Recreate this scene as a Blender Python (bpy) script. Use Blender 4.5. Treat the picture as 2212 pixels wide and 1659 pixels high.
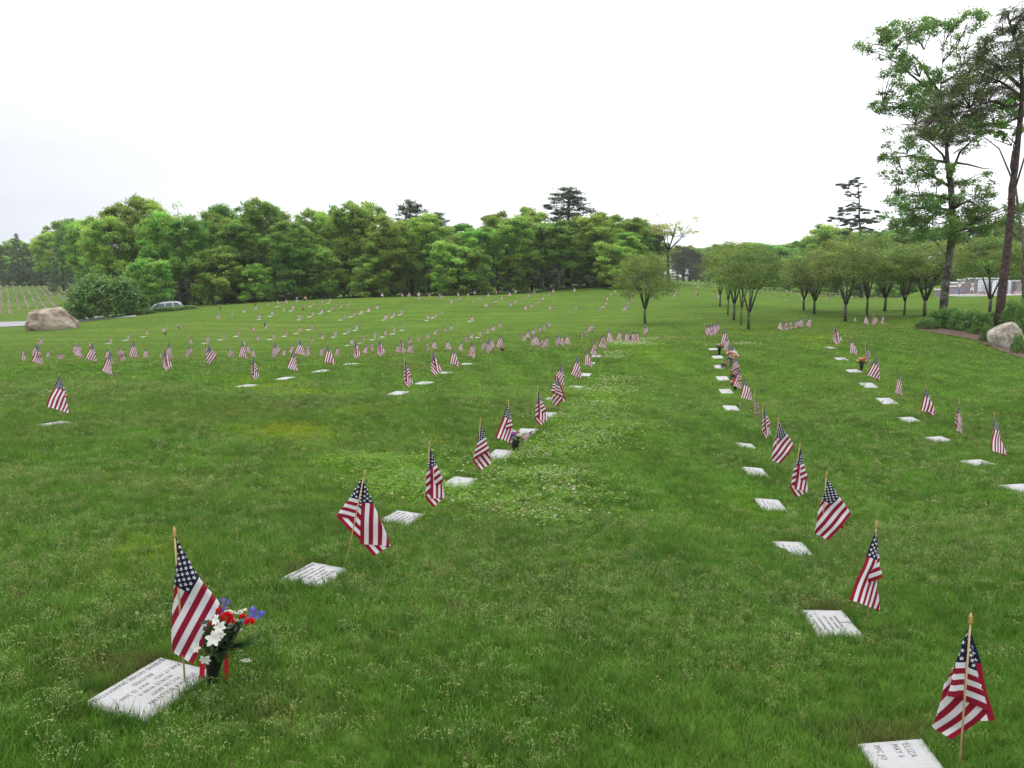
import bpy, math, random
import numpy as np
from mathutils import Vector, Matrix
random.seed(7); RNG = np.random.default_rng(7)
for o in list(bpy.data.objects): bpy.data.objects.remove(o)
SC = bpy.context.scene; COL = SC.collection
# ---------------------------------------------------------------- camera, sky, sun, exposure
cam = bpy.data.cameras.new('camera'); camo = bpy.data.objects.new('camera', cam); COL.objects.link(camo)
cam.sensor_width = 36; cam.lens = 1840/2212*36; cam.clip_start = .05; cam.clip_end = 3000
camo.location = (0, 0, 2.2); camo.rotation_euler = (math.radians(90)-math.atan(229.5/1840), 0, 0)
SC.camera = camo
SC.view_settings.view_transform = 'Standard'; SC.view_settings.look = 'None'
SC.view_settings.exposure = 0.5; SC.view_settings.gamma = 1.0
W = bpy.data.worlds.new('World'); SC.world = W; W.use_nodes = True
nt = W.node_tree; nt.nodes.clear()
wo = nt.nodes.new('ShaderNodeOutputWorld'); bg = nt.nodes.new('ShaderNodeBackground'); nt.links.new(bg.outputs[0], wo.inputs[0])
tc = nt.nodes.new('ShaderNodeTexCoord'); sp = nt.nodes.new('ShaderNodeSeparateXYZ'); nt.links.new(tc.outputs['Generated'], sp.inputs[0])
# overcast sky: brighter towards the zenith, a slightly bluer, greyer bank of cloud low in the west
rz = nt.nodes.new('ShaderNodeValToRGB'); nt.links.new(sp.outputs['Z'], rz.inputs[0])
e = rz.color_ramp.elements; e[0].position = 0.0; e[0].color = (.93,.95,1.0,1); e[1].position = .9; e[1].color = (1.9,1.93,2.0,1)
q = rz.color_ramp.elements.new(.30); q.color = (1.12,1.13,1.16,1)
mp = nt.nodes.new('ShaderNodeMapping'); mp.inputs['Scale'].default_value = (1.6,1.6,6.0); nt.links.new(tc.outputs['Generated'], mp.inputs[0])
ns = nt.nodes.new('ShaderNodeTexNoise'); ns.inputs['Scale'].default_value = 1.3; ns.inputs['Detail'].default_value = 4; nt.links.new(mp.outputs[0], ns.inputs[0])
mr = nt.nodes.new('ShaderNodeMapRange'); mr.inputs[1].default_value = -.02; mr.inputs[2].default_value = -.62; mr.interpolation_type = 'SMOOTHSTEP'; nt.links.new(sp.outputs['X'], mr.inputs[0])
me_ = nt.nodes.new('ShaderNodeMapRange'); me_.inputs[1].default_value = .36; me_.inputs[2].default_value = .10; me_.interpolation_type = 'SMOOTHSTEP'; nt.links.new(sp.outputs['Z'], me_.inputs[0])
mm = nt.nodes.new('ShaderNodeMath'); mm.operation = 'MULTIPLY'; nt.links.new(mr.outputs[0], mm.inputs[0]); nt.links.new(me_.outputs[0], mm.inputs[1])
mn = nt.nodes.new('ShaderNodeMapRange'); mn.inputs[1].default_value = .25; mn.inputs[2].default_value = .7; mn.inputs[3].default_value = .65; mn.inputs[4].default_value = 1.0; nt.links.new(ns.outputs[0], mn.inputs[0])
m2 = nt.nodes.new('ShaderNodeMath'); m2.operation = 'MULTIPLY'; nt.links.new(mm.outputs[0], m2.inputs[0]); nt.links.new(mn.outputs[0], m2.inputs[1])
mx = nt.nodes.new('ShaderNodeMixRGB'); nt.links.new(m2.outputs[0], mx.inputs[0]); nt.links.new(rz.outputs[0], mx.inputs[1]); mx.inputs[2].default_value = (.47,.50,.555,1)
nt.links.new(mx.outputs[0], bg.inputs[0]); bg.inputs[1].default_value = 1.0
sun = bpy.data.lights.new('sun', 'SUN'); sun.energy = 1.2; sun.angle = math.radians(14); sun.color = (1.0,.96,.9)
suno = bpy.data.objects.new('sun', sun); COL.objects.link(suno)
suno.rotation_euler = (math.radians(38), 0, math.radians(-150)); suno.location = (0,0,60)

# ---------------------------------------------------------------- helpers
def tag(o, label=None, cat=None, group=None, kind=None):
    if label: o['label'] = label
    if cat: o['category'] = cat
    if group: o['group'] = group
    if kind: o['kind'] = kind
    return o
def empty(name, loc, rz=0, scale=1.0):
    o = bpy.data.objects.new(name, None); COL.objects.link(o); o.location = loc
    o.rotation_euler = (0,0,rz); o.scale = (scale,)*3; o.empty_display_size = .1; return o
class MB:
    """collects arrays of vertices and faces into one mesh"""
    def __init__(s): s.v = []; s.f = []; s.n = 0; s.m = []; s.uv = []; s.sm = []
    def add(s, v, f, mat=0, uv=None, smooth=True):
        v = np.asarray(v, float).reshape(-1,3); s.v.append(v)
        for q in f: s.f.append([i+s.n for i in q]); s.m.append(mat); s.sm.append(smooth)
        s.n += len(v); s.uv.append(uv if uv is not None else np.zeros((len(v),2)))
    def box(s, c, d, mat=0, rz=0, bev=0):
        x, y, z = [k/2 for k in d]; v = np.array([[i,j,k] for k in (-z,z) for j in (-y,y) for i in (-x,x)])
        if bev:
            v[4:,:2] *= 1-bev/min(x,y)
        ca, sa = math.cos(rz), math.sin(rz); v = v@np.array([[ca,sa,0],[-sa,ca,0],[0,0,1]])+np.array(c)
        s.add(v, [(0,2,3,1),(4,5,7,6),(0,1,5,4),(2,6,7,3),(0,4,6,2),(1,3,7,5)], mat, smooth=False)
    def tube(s, P, R, n=7, mat=0, cap=True):
        P = np.asarray(P, float); R = np.broadcast_to(R, (len(P),)); k = len(P)
        T = np.gradient(P, axis=0); T /= np.linalg.norm(T, axis=1)[:,None]+1e-9
        a = np.array([1.0,0,0]) if abs(T[0,0]) < .8 else np.array([0,1.0,0]); V = []
        for i in range(k):
            u = a-T[i]*a.dot(T[i]); u /= np.linalg.norm(u)+1e-9; w = np.cross(T[i], u); a = u
            th = np.arange(n)*2*math.pi/n; V.append(P[i]+R[i]*(np.cos(th)[:,None]*u+np.sin(th)[:,None]*w))
        F = [(i*n+j, i*n+(j+1)%n, (i+1)*n+(j+1)%n, (i+1)*n+j) for i in range(k-1) for j in range(n)]
        if cap: F += [tuple(range(n))[::-1], tuple((k-1)*n+j for j in range(n))]
        s.add(np.concatenate(V), F, mat)
    def lathe(s, prof, c=(0,0,0), n=14, mat=0, lean=(0,0)):
        V = []
        for r, z in prof:
            th = np.arange(n)*2*math.pi/n
            V.append(np.stack([c[0]+lean[0]*z+r*np.cos(th), c[1]+lean[1]*z+r*np.sin(th), np.full(n, c[2]+z)], 1))
        k = len(prof)
        F = [(i*n+j, i*n+(j+1)%n, (i+1)*n+(j+1)%n, (i+1)*n+j) for i in range(k-1) for j in range(n)]
        F += [tuple(range(n))[::-1], tuple((k-1)*n+j for j in range(n))]
        s.add(np.concatenate(V), F, mat)
    def mesh(s, name, mats):
        me = bpy.data.meshes.new(name); me.from_pydata(np.concatenate(s.v).tolist(), [], s.f)
        for m in (mats if isinstance(mats, (list, tuple)) else [mats]): me.materials.append(m)
        me.polygons.foreach_set('material_index', s.m); me.polygons.foreach_set('use_smooth', s.sm)
        uv = me.uv_layers.new(name='UVMap'); U = np.concatenate(s.uv)
        li = np.empty(len(me.loops), int); me.loops.foreach_get('vertex_index', li); uv.data.foreach_set('uv', U[li].ravel())
        me.update(); return me
    def obj(s, name, mats, parent=None, loc=None):
        return link(name, s.mesh(name, mats), parent, loc)
def link(name, me, parent=None, loc=None):
    o = bpy.data.objects.new(name, me); COL.objects.link(o)
    if parent is not None: o.parent = parent
    if loc is not None: o.location = loc
    return o
def npmesh(name, V, F, mats, attrs=None, smooth=False):
    """V (n,3), F (m,k) arrays -> mesh, quickly; attrs: {name: (m,4) face colour}"""
    V = np.asarray(V, np.float32); F = np.asarray(F, np.int32); m, k = F.shape
    me = bpy.data.meshes.new(name); me.vertices.add(len(V)); me.vertices.foreach_set('co', V.ravel())
    me.loops.add(m*k); me.loops.foreach_set('vertex_index', F.ravel()); me.polygons.add(m)
    me.polygons.foreach_set('loop_start', np.arange(m, dtype=np.int32)*k)
    try: me.polygons.foreach_set('loop_total', np.full(m, k, np.int32))
    except Exception: pass
    me.polygons.foreach_set('use_smooth', np.full(m, smooth))
    for x in (mats if isinstance(mats, (list, tuple)) else [mats]): me.materials.append(x)
    me.update(calc_edges=True); me.validate()
    for an, av in (attrs or {}).items():
        dom = 'FACE' if len(av) == m else 'POINT'
        a = me.attributes.new(an, 'FLOAT_COLOR', dom); a.data.foreach_set('color', np.asarray(av, np.float32).ravel())
    return me
def _h(i, j, k):
    n = (i*374761393+j*668265263+k*2147483647) & 0xffffffff; n = ((n^(n>>13))*1274126177) & 0xffffffff
    return ((n^(n>>16)) & 0xffff)/65535.0
def vnoise(x, y, seed=0):
    x = np.asarray(x, float); y = np.asarray(y, float); i = np.floor(x).astype(np.int64); j = np.floor(y).astype(np.int64)
    fx = x-i; fy = y-j; fx = fx*fx*(3-2*fx); fy = fy*fy*(3-2*fy)
    return (_h(i,j,seed)*(1-fx)+_h(i+1,j,seed)*fx)*(1-fy)+(_h(i,j+1,seed)*(1-fx)+_h(i+1,j+1,seed)*fx)*fy
def fbm(x, y, seed=0, o=4):
    t = 0; a = .5; s = 0
    for k in range(o): t = t+a*vnoise(x*2**k, y*2**k, seed+k*17); s += a; a *= .5
    return t/s
# ---------------------------------------------------------------- materials
def nodes(name):
    m = bpy.data.materials.new(name); m.use_nodes = True; n = m.node_tree; b = n.nodes['Principled BSDF']; return m, n, b
def N(n, t, **k):
    x = n.nodes.new(t)
    for a, b in k.items(): setattr(x, a, b)
    return x
def mth(n, op, a, b=None, c=None):
    x = n.nodes.new('ShaderNodeMath'); x.operation = op
    for i, v in enumerate((a, b, c)):
        if v is None: continue
        if isinstance(v, (int, float)): x.inputs[i].default_value = v
        else: n.links.new(v, x.inputs[i])
    return x.outputs[0]
def noisemat(name, c1, c2, scale=8, rough=.8, bump=.3, detail=6, spec=.3, c3=None, dist=.02, metal=0, lo=.35, hi=.65):
    m, n, b = nodes(name); t = N(n, 'ShaderNodeTexCoord'); x = N(n, 'ShaderNodeTexNoise'); x.inputs['Scale'].default_value = scale; x.inputs['Detail'].default_value = detail
    n.links.new(t.outputs['Object'], x.inputs[0]); r = N(n, 'ShaderNodeValToRGB'); n.links.new(x.outputs[0], r.inputs[0])
    r.color_ramp.elements[0].position = lo; r.color_ramp.elements[1].position = hi
    r.color_ramp.elements[0].color = (*c1,1); r.color_ramp.elements[1].color = (*c2,1)
    out = r.outputs[0]
    if c3:
        y = N(n, 'ShaderNodeTexNoise'); y.inputs['Scale'].default_value = scale*.23; y.inputs['Detail'].default_value = 5; n.links.new(t.outputs['Object'], y.inputs[0])
        rr = N(n, 'ShaderNodeMapRange'); rr.inputs[1].default_value = .48; rr.inputs[2].default_value = .6; n.links.new(y.outputs[0], rr.inputs[0])
        mx = N(n, 'ShaderNodeMixRGB'); n.links.new(rr.outputs[0], mx.inputs[0]); n.links.new(out, mx.inputs[1]); mx.inputs[2].default_value = (*c3,1); out = mx.outputs[0]
    n.links.new(out, b.inputs['Base Color']); b.inputs['Roughness'].default_value = rough; b.inputs['Specular IOR Level'].default_value = spec; b.inputs['Metallic'].default_value = metal
    if bump:
        z = N(n, 'ShaderNodeTexNoise'); z.inputs['Scale'].default_value = scale*3; z.inputs['Detail'].default_value = 8; n.links.new(t.outputs['Object'], z.inputs[0])
        bp = N(n, 'ShaderNodeBump'); bp.inputs['Strength'].default_value = bump; bp.inputs['Distance'].default_value = dist; n.links.new(z.outputs[0], bp.inputs['Height']); n.links.new(bp.outputs[0], b.inputs['Normal'])
    return m
def leafmat(name, col, trans=.35, rough=.55, src='face', var=.0):
    """foliage: colour attribute x base, part of the light passes through the leaf"""
    m, n, b = nodes(name); a = N(n, 'ShaderNodeAttribute'); a.attribute_name = 'tint'
    if src == 'inst': a.attribute_type = 'INSTANCER'
    mx = N(n, 'ShaderNodeMixRGB'); mx.blend_type = 'MULTIPLY'; mx.inputs[0].default_value = 1; mx.inputs[2].default_value = (*col,1)
    n.links.new(a.outputs['Color'], mx.inputs[1]); out = mx.outputs[0]
    if var:
        oi = N(n, 'ShaderNodeObjectInfo'); hs = N(n, 'ShaderNodeHueSaturation'); n.links.new(out, hs.inputs['Color'])
        r1 = N(n, 'ShaderNodeMapRange'); r1.inputs[3].default_value = .5-var*.25; r1.inputs[4].default_value = .5+var*.12; n.links.new(oi.outputs['Random'], r1.inputs[0]); n.links.new(r1.outputs[0], hs.inputs['Hue'])
        w = mth(n, 'FRACT', mth(n, 'MULTIPLY', oi.outputs['Random'], 17.3)); r2 = N(n, 'ShaderNodeMapRange'); r2.inputs[3].default_value = 1-var*3.2; r2.inputs[4].default_value = 1+var*2.6; n.links.new(w, r2.inputs[0]); n.links.new(r2.outputs[0], hs.inputs['Value']); out = hs.outputs[0]
    n.links.new(out, b.inputs['Base Color']); b.inputs['Roughness'].default_value = rough; b.inputs['Specular IOR Level'].default_value = .25
    tr = N(n, 'ShaderNodeBsdfTranslucent'); n.links.new(out, tr.inputs[0]); ms = N(n, 'ShaderNodeMixShader'); ms.inputs[0].default_value = trans
    n.links.new(b.outputs[0], ms.inputs[1]); n.links.new(tr.outputs[0], ms.inputs[2]); n.links.new(ms.outputs[0], n.nodes['Material Output'].inputs[0]); return m
def plain(name, c, rough=.5, spec=.4, metal=0, trans=0):
    m, n, b = nodes(name); x = N(n, 'ShaderNodeTexNoise'); x.inputs['Scale'].default_value = 30; t = N(n, 'ShaderNodeTexCoord'); n.links.new(t.outputs['Object'], x.inputs[0])
    r = N(n, 'ShaderNodeValToRGB'); n.links.new(x.outputs[0], r.inputs[0]); r.color_ramp.elements[0].color = tuple(k*.88 for k in c)+(1,); r.color_ramp.elements[1].color = tuple(min(1,k*1.1) for k in c)+(1,)
    n.links.new(r.outputs[0], b.inputs['Base Color']); b.inputs['Roughness'].default_value = rough; b.inputs['Specular IOR Level'].default_value = spec; b.inputs['Metallic'].default_value = metal
    if trans:
        tr = N(n, 'ShaderNodeBsdfTranslucent'); n.links.new(r.outputs[0], tr.inputs[0]); ms = N(n, 'ShaderNodeMixShader'); ms.inputs[0].default_value = trans
        n.links.new(b.outputs[0], ms.inputs[1]); n.links.new(tr.outputs[0], ms.inputs[2]); n.links.new(ms.outputs[0], n.nodes['Material Output'].inputs[0])
    return m
def flagmat():
    m, n, b = nodes('flag_cloth'); t = N(n, 'ShaderNodeUVMap'); s = N(n, 'ShaderNodeSeparateXYZ'); n.links.new(t.outputs[0], s.inputs[0])
    U, V = s.outputs[0], s.outputs[1]        # U 0..1 along the fly, V 0..1 down the hoist
    st = mth(n, 'LESS_THAN', mth(n, 'MODULO', mth(n, 'MULTIPLY', V, 13.0), 2.0), 1.0)     # red stripes
    can = mth(n, 'MULTIPLY', mth(n, 'LESS_THAN', U, .4), mth(n, 'LESS_THAN', V, 7/13))
    A = mth(n, 'MULTIPLY', U, 12/.4); B = mth(n, 'MULTIPLY', V, 10*13/7)
    def star(off):
        la = mth(n, 'SUBTRACT', mth(n, 'FRACT', mth(n, 'MULTIPLY', mth(n, 'ADD', A, off), .5)), .5)
        lb = mth(n, 'SUBTRACT', mth(n, 'FRACT', mth(n, 'MULTIPLY', mth(n, 'ADD', B, off), .5)), .5)
        x = mth(n, 'MULTIPLY', la, 2*.6/12); y = mth(n, 'MULTIPLY', lb, 2*.5385/10)     # true proportions, hoist = 1
        r = mth(n, 'SQRT', mth(n, 'ADD', mth(n, 'MULTIPLY', x, x), mth(n, 'MULTIPLY', y, y)))
        ph = mth(n, 'ARCTAN2', x, mth(n, 'MULTIPLY', y, -1.0)); sec = 2*math.pi/5
        ps = mth(n, 'ABSOLUTE', mth(n, 'SUBTRACT', mth(n, 'MODULO', mth(n, 'ADD', ph, sec*2.5+4*sec), sec), sec/2))
        px = mth(n, 'MULTIPLY', r, mth(n, 'COSINE', ps)); py = mth(n, 'MULTIPLY', r, mth(n, 'SINE', ps)); R = .034
        return mth(n, 'LESS_THAN', mth(n, 'ADD', py, mth(n, 'MULTIPLY', px, .325)), .325*R)
    s1 = star(0.0)
    inn = mth(n, 'MULTIPLY', mth(n, 'MULTIPLY', mth(n, 'GREATER_THAN', A, 1.0), mth(n, 'LESS_THAN', A, 11.0)), mth(n, 'MULTIPLY', mth(n, 'GREATER_THAN', B, 1.0), mth(n, 'LESS_THAN', B, 9.0)))
    s2 = mth(n, 'MULTIPLY', star(1.0), inn); sr = mth(n, 'MAXIMUM', s1, s2)
    def mix(f, c1, c2):
        k = N(n, 'ShaderNodeMixRGB'); n.links.new(f, k.inputs[0])
        for i, c in ((1,c1),(2,c2)):
            if isinstance(c, tuple): k.inputs[i].default_value = c
            else: n.links.new(c, k.inputs[i])
        return k.outputs[0]
    WH = (.66,.64,.68,1)
    c = mix(st, WH, (.24,.009,.027,1)); cc = mix(sr, (.008,.010,.034,1), WH); c = mix(can, c, cc)
    n.links.new(c, b.inputs['Base Color']); b.inputs['Roughness'].default_value = .7; b.inputs['Specular IOR Level'].default_value = .2
    tr = N(n, 'ShaderNodeBsdfTranslucent'); n.links.new(c, tr.inputs[0]); ms = N(n, 'ShaderNodeMixShader'); ms.inputs[0].default_value = .3
    n.links.new(b.outputs[0], ms.inputs[1]); n.links.new(tr.outputs[0], ms.inputs[2]); n.links.new(ms.outputs[0], n.nodes['Material Output'].inputs[0])
    return m
M = {}
M['flag'] = flagmat()
M['stick'] = noisemat('pale_wood', (.34,.24,.11), (.43,.31,.16), 30, .55, .05)
M['finial'] = noisemat('gilt_wood', (.30,.17,.05), (.44,.27,.09), 30, .4, 0)
M['granite'] = noisemat('light_granite', (.26,.26,.265), (.32,.32,.325), 110, .75, .04, 8, .25, (.285,.285,.28), .002)
M['engrave'] = plain('engraved_granite', (.085,.085,.08), .8)
M['boulder'] = noisemat('boulder_rock', (.10,.078,.055), (.30,.245,.185), 1.1, .9, 1.0, 12, .2, (.33,.28,.22), .2, lo=.40, hi=.60)
M['boulder2'] = noisemat('grey_boulder_rock', (.17,.15,.12), (.36,.33,.28), 6, .9, .9, 10, .2, (.27,.27,.23), .05)
M['asphalt'] = noisemat('pale_asphalt', (.19,.19,.20), (.23,.23,.24), 6, .9, .2)
M['mulch'] = noisemat('bark_mulch', (.05,.032,.022), (.15,.10,.075), 14, .95, 1.0, 10, .1, (.10,.07,.055), .05)
M['bark'] = noisemat('oak_bark', (.07,.06,.05), (.20,.18,.15), 5, .95, .8, 8, .1, (.13,.14,.10), .06)
M['barkp'] = noisemat('pine_bark', (.034,.026,.024), (.095,.068,.062), 6, .95, .9, 8, .1, None, .06)
M['barkm'] = noisemat('lichen_bark', (.06,.054,.046), (.17,.17,.14), 9, .95, .6, 8, .1, (.045,.04,.034), .03)
M['vase'] = plain('dark_green_vase', (.005,.008,.006), .6, .3)
M['vaseg'] = plain('grey_vase', (.13,.11,.11), .6)
M['ribbon'] = plain('red_ribbon', (.42,.012,.03), .4, trans=.2)
M['leafd'] = leafmat('bouquet_leaf', (.020,.044,.014), .15)
for k, c in dict(white=(.64,.64,.57), red=(.60,.012,.015), blue=(.16,.14,.55), purple=(.42,.16,.58), pink=(.72,.24,.34), yellow=(.75,.55,.05), orange=(.75,.22,.06), peach=(.75,.42,.26), lime=(.55,.72,.55)).items():
    M[k] = plain('petal_'+k, c, .6, .3, trans=.3)
M['leaf'] = leafmat('oak_leaves', (.205,.355,.062), .45, var=.13)
M['leafp'] = leafmat('pine_needles', (.075,.115,.048), .2, var=.03)
M['leafo'] = leafmat('ornamental_leaves', (.15,.225,.05), .4, var=.03)
M['leafs'] = leafmat('shrub_leaves', (.10,.19,.045), .34, var=.04)
M['leafh'] = leafmat('tall_oak_leaves', (.15,.26,.06), .4)
M['scratch'] = plain('worn_granite_letters', (.17,.17,.17), .8)
M['blade'] = leafmat('grass_blades', (1,1,1), .36, .5, 'inst')
M['seed'] = leafmat('seed_heads', (1,1,1), .3, .8, 'inst')
M['clover'] = leafmat('clover_heads', (1,1,1), .3, .8, 'inst')
HAZE = True
# ---------------------------------------------------------------- survey of the lawn
# every entry was read off the photograph: x, top and height of a flag; crops are (x0, y0, scale) in photo pixels
F0, CX, CY, TH, HC = 1840.0, 1106.0, 829.5, math.atan(229.5/1840.0), 2.2
CT, ST = math.cos(TH), math.sin(TH)
def ray(px, py):
    dx, dy = (px-CX)/F0, (CY-py)/F0
    fy = CT+dy*ST; fz = -ST+dy*CT
    return dx/fy, -fz/fy            # u = X/Y, s = drop/Y
def topix(X, Y, Z):
    a = Y*CT-(Z-HC)*ST; b = Y*ST+(Z-HC)*CT
    return CX+F0*X/a, CY-F0*b/a
CROP = {'A':(0,850,.27125),'B':(500,850,.27125),'C':(1000,850,.27125),'D':(1500,850,.27125),'E':(2000,850,.27125),
        'G':(2500,850,.3454),'F':(2200,1000,.4823),'V':(0,0,1.4756),'P':(200,1600,.4973),'Q':(1150,1100,.4973),'R':(2400,1500,.5714),
        'H':(2900,800,.2411)}
def cv(c, x, y):
    x0, y0, s = CROP[c]
    return (x0+x*s)/1.4756, (y0+y*s)/1.4756
# row key : crop + entries "x,top,height"
ROWS = [
 ('near left row', 'P 783,155,998'), ('near left row', 'Q 40,790,640 448,610,480 770,470,378 945,350,335 1133,270,278 1253,170,262'),
 ('near left row', 'D 1070,1120,330 1265,1010,360 1350,930,300 1455,835,260 1560,755,250 1620,705,225'),
 ('ridge cluster', 'D 1762,715,190 1820,725,190 1905,730,185 1940,730,185'),
 ('near right row', 'R 1150,800,883 650,280,590 390,8,430'),
 ('near right row', 'F 706,855,395 570,685,350 475,592,268 423,505,230 362,405,205 318,338,190 290,262,175 260,180,160 236,128,150 218,85,143'),
 ('right row', 'F 1985,650,340 1757,558,280 1543,465,238 1375,365,210 1225,262,206 1150,183,196 1053,140,158 945,70,155'),
 ('right ridge row', 'F 595,30,95 628,30,92 655,26,90 697,18,92 735,12,92 790,8,97 1090,32,62'),
 ('right ridge row', 'G 748,425,135 820,425,135 903,425,130'),
 ('centre ridge bunch', 'E 905,650,185 935,655,185 962,645,190 985,640,190 1022,612,210'),
 ('second row', 'C 1075,1072,395 1390,965,365 1643,920,300 1862,848,268 2040,812,240'),
 ('second row', 'D 355,765,240'),
 ('outer left row', 'A 732,1245,560'),
 ('outer left row', 'B 1140,1025,350 1613,958,325'),
 ('outer left row', 'B 2010,890,310 '), ('outer left row', 'C 493,832,295 765,830,260 1018,815,240'),
 ('hollow edge row', 'A 1315,965,365 1940,945,318'),
 ('hollow edge row', 'B 603,885,295 1015,850,278 1383,850,250 1690,838,245'),
 ('hollow edge row', 'A 470,885,318 1105,875,290 1405,895,255 1585,850,265 2000,870,250'),
 ('hollow', 'A 255,940,200 443,880,215 585,955,145 695,985,160 722,985,160 890,880,175 945,865,225 960,975,150 1275,945,165 1523,890,165 1560,1000,150 1718,935,165 1880,980,155'),
 ('hollow', 'A 2178,958,160'),
 ('hollow', 'B 375,905,165 570,895,185 850,925,155 882,950,150 1075,885,155 1135,945,160 1362,925,170 1508,955,150 1595,885,165 1748,925,165 1782,885,150 '),
 ('hollow', 'C 105,920,165 290,915,155 622,890,165 665,855,160 810,905,160 985,890,165 1108,800,150 1140,870,180 1325,855,155 1415,840,155 1570,840,165 1735,855,165 1980,840,160 2088,818,160'),
 ('hollow', 'D 735,790,180 757,765,195 825,805,175 903,790,180 1010,765,190 1075,780,180 1135,770,180'),
 ('hollow', 'D 600,765,135 680,725,140 1300,735,135 1350,700,130 1388,665,120 1428,650,122 2038,655,175'),
 ('lower hillside', 'A 488,810,130 1050,840,118 1295,805,110 1515,770,104 1735,720,98 1925,685,98 2108,640,98'),
 ('lower hillside', 'B 405,810,125 600,790,118 790,760,110 960,725,105 1138,680,100 1290,655,98'),
 ('lower hillside', 'B 1000,830,115 1195,785,110 1368,755,108 1528,720,105 1672,685,98 1815,655,95'),
 ('lower hillside', 'C 118,765,115 262,725,112 395,695,105 518,652,110'),
 ('lower hillside', 'B 1650,815,115 1818,810,105'),
 ('lower hillside', 'C 450,825,115 583,765,120 722,740,120 843,720,110 960,680,110 1065,655,105'),
 ('lower hillside', 'C 1215,780,120 1330,745,115 1435,705,118 1528,675,115 1623,660,108'),
 ('lower hillside', 'C 1768,785,125 1873,750,125 1960,725,120 2030,692,115 2118,662,115'),
 ('lower hillside', 'D 343,630,112 745,705,115 808,675,115 848,652,110 912,620,105'),
 ('middle hillside', 'B 735,540,90 895,510,83 1035,480,78 1165,445,78 1213,540,85 1297,400,80 1353,505,82 1415,378,80 1485,460,80 1525,370,76 1605,440,76 1635,358,74 1693,535,90 1718,410,78 1752,328,76 1822,508,80 1832,393,76'),
 ('middle hillside', 'C 92,368,76 102,480,80 195,355,75 210,447,78 322,428,76 345,548,86 418,402,78 460,515,84 568,482,80 660,457,78 755,432,78 848,540,95 938,512,90 1040,485,86 1352,545,84 1438,528,80 1513,490,82 1863,565,90'),
 ('middle hillside', 'D 18,562,90'),
 ('upper hillside', 'C 808,290,75 1030,293,72 1128,292,74 1237,283,74 1243,328,74 1354,292,72 1470,300,72 1492,310,82 1625,360,82 1690,288,66 1722,330,76 1815,298,68 1878,368,76 1893,266,70 1963,337,72 2053,295,74 2028,405,84'),
 ('upper hillside', 'D 290,260,70 368,328,76 460,288,72 520,256,70 277,368,76 460,398,82 535,373,78 617,338,70 645,438,86 690,302,68 717,418,78 745,262,66 795,370,80 855,336,70 912,284,72 972,248,70 935,443,82 1215,238,72 1222,438,86 1525,173,56 1752,170,60'),
 ('upper hillside', 'D 1682,256,62 1653,288,66 1608,343,68 1588,388,74 1558,428,78 1518,450,84 1925,250,60 1906,288,64 1882,343,72 1850,388,76 1828,428,82 1800,450,88 2162,278,72 2150,320,72'),
 ('far crest', 'E 583,158,52 572,273,64 556,308,70 790,170,56 812,200,62 812,262,70 803,308,76 1002,185,56 1036,195,62 1046,285,70 1066,310,76 870,186,44 898,186,44 925,186,44'),
 ('far right lawn', 'E 1593,258,36 1640,248,40 1668,248,42 1700,250,46 1735,274,46 1855,263,44 1877,263,46 1928,266,48 1970,286,46 2010,298,44 2058,285,46 2103,288,46 1803,333,56 1850,352,56 2055,343,56 2110,368,56'),
 ('far right lawn', 'G 245,232,30 300,238,32 343,237,32 382,233,34 425,236,32 476,248,34 510,250,34 560,256,34 627,258,36 668,260,34 740,262,34 840,258,34 380,275,38 427,285,40 563,278,38 637,290,38 845,300,38 993,290,38 1052,298,38 1197,285,34 1347,274,38 1433,290,36 1540,286,38 1610,300,38 1632,285,38 1700,300,40 1715,290,38 1822,290,38 1833,294,38 1935,300,38 2103,290,34'),
]
SURV = []          # (group, px, py_top, py_base)
for g, e in ROWS:
    c, *it = e.split()
    for k in it:
        x, t, h = map(float, k.split(','))
        a = cv(c, x, t); b = cv(c, x, t+h)
        SURV.append((g, a[0], a[1], b[1]))
CTRL = [ # px, py, distance of plain ground points
 (1100,1659,3.35),(0,1659,2.9),(2212,1659,3.4),(0,1250,4.9),(0,1050,7.4),(1150,1300,5.4),(1200,1100,8.0),(1300,900,13.5),(2212,1300,5.6),(2212,1100,8.2),(2212,850,17),
 (1100,2400,2.0),(-300,2400,1.8),(2500,2400,2.1),
 (0,716,75),(120,706,76),(260,691,78),(400,668,85),(0,700,92),(150,694,95),(0,675,150),(150,672,150),(0,640,205),(150,640,205),(0,618,260),(150,618,260),(-400,700,90),(-400,640,200),(-400,612,300),
 (500,658,105),(700,647,108),(900,642,112),(1100,636,115),(1250,621,118),(1400,611,122),(1540,613,130),
 (500,655,130),(700,646,135),(900,641,140),(1100,635,145),(1250,622,150),(1400,612,150),(300,672,130),
 (1660,624,175),(1800,628,172),(2000,640,108),(2000,632,140),(2212,636,112),(2212,628,140),(1900,632,150),(2600,640,112),
 (2170,756,31),(2212,800,23),(2040,690,47),(2165,700,42),(2212,690,46),(2600,760,31),(2600,690,46),
 (300,622,260),(800,618,260),(1300,612,260),(1800,615,260),(2300,618,260),
 (-400,604,700),(400,604,700),(1200,603,700),(2000,603,700),(2700,604,700)]
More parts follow.
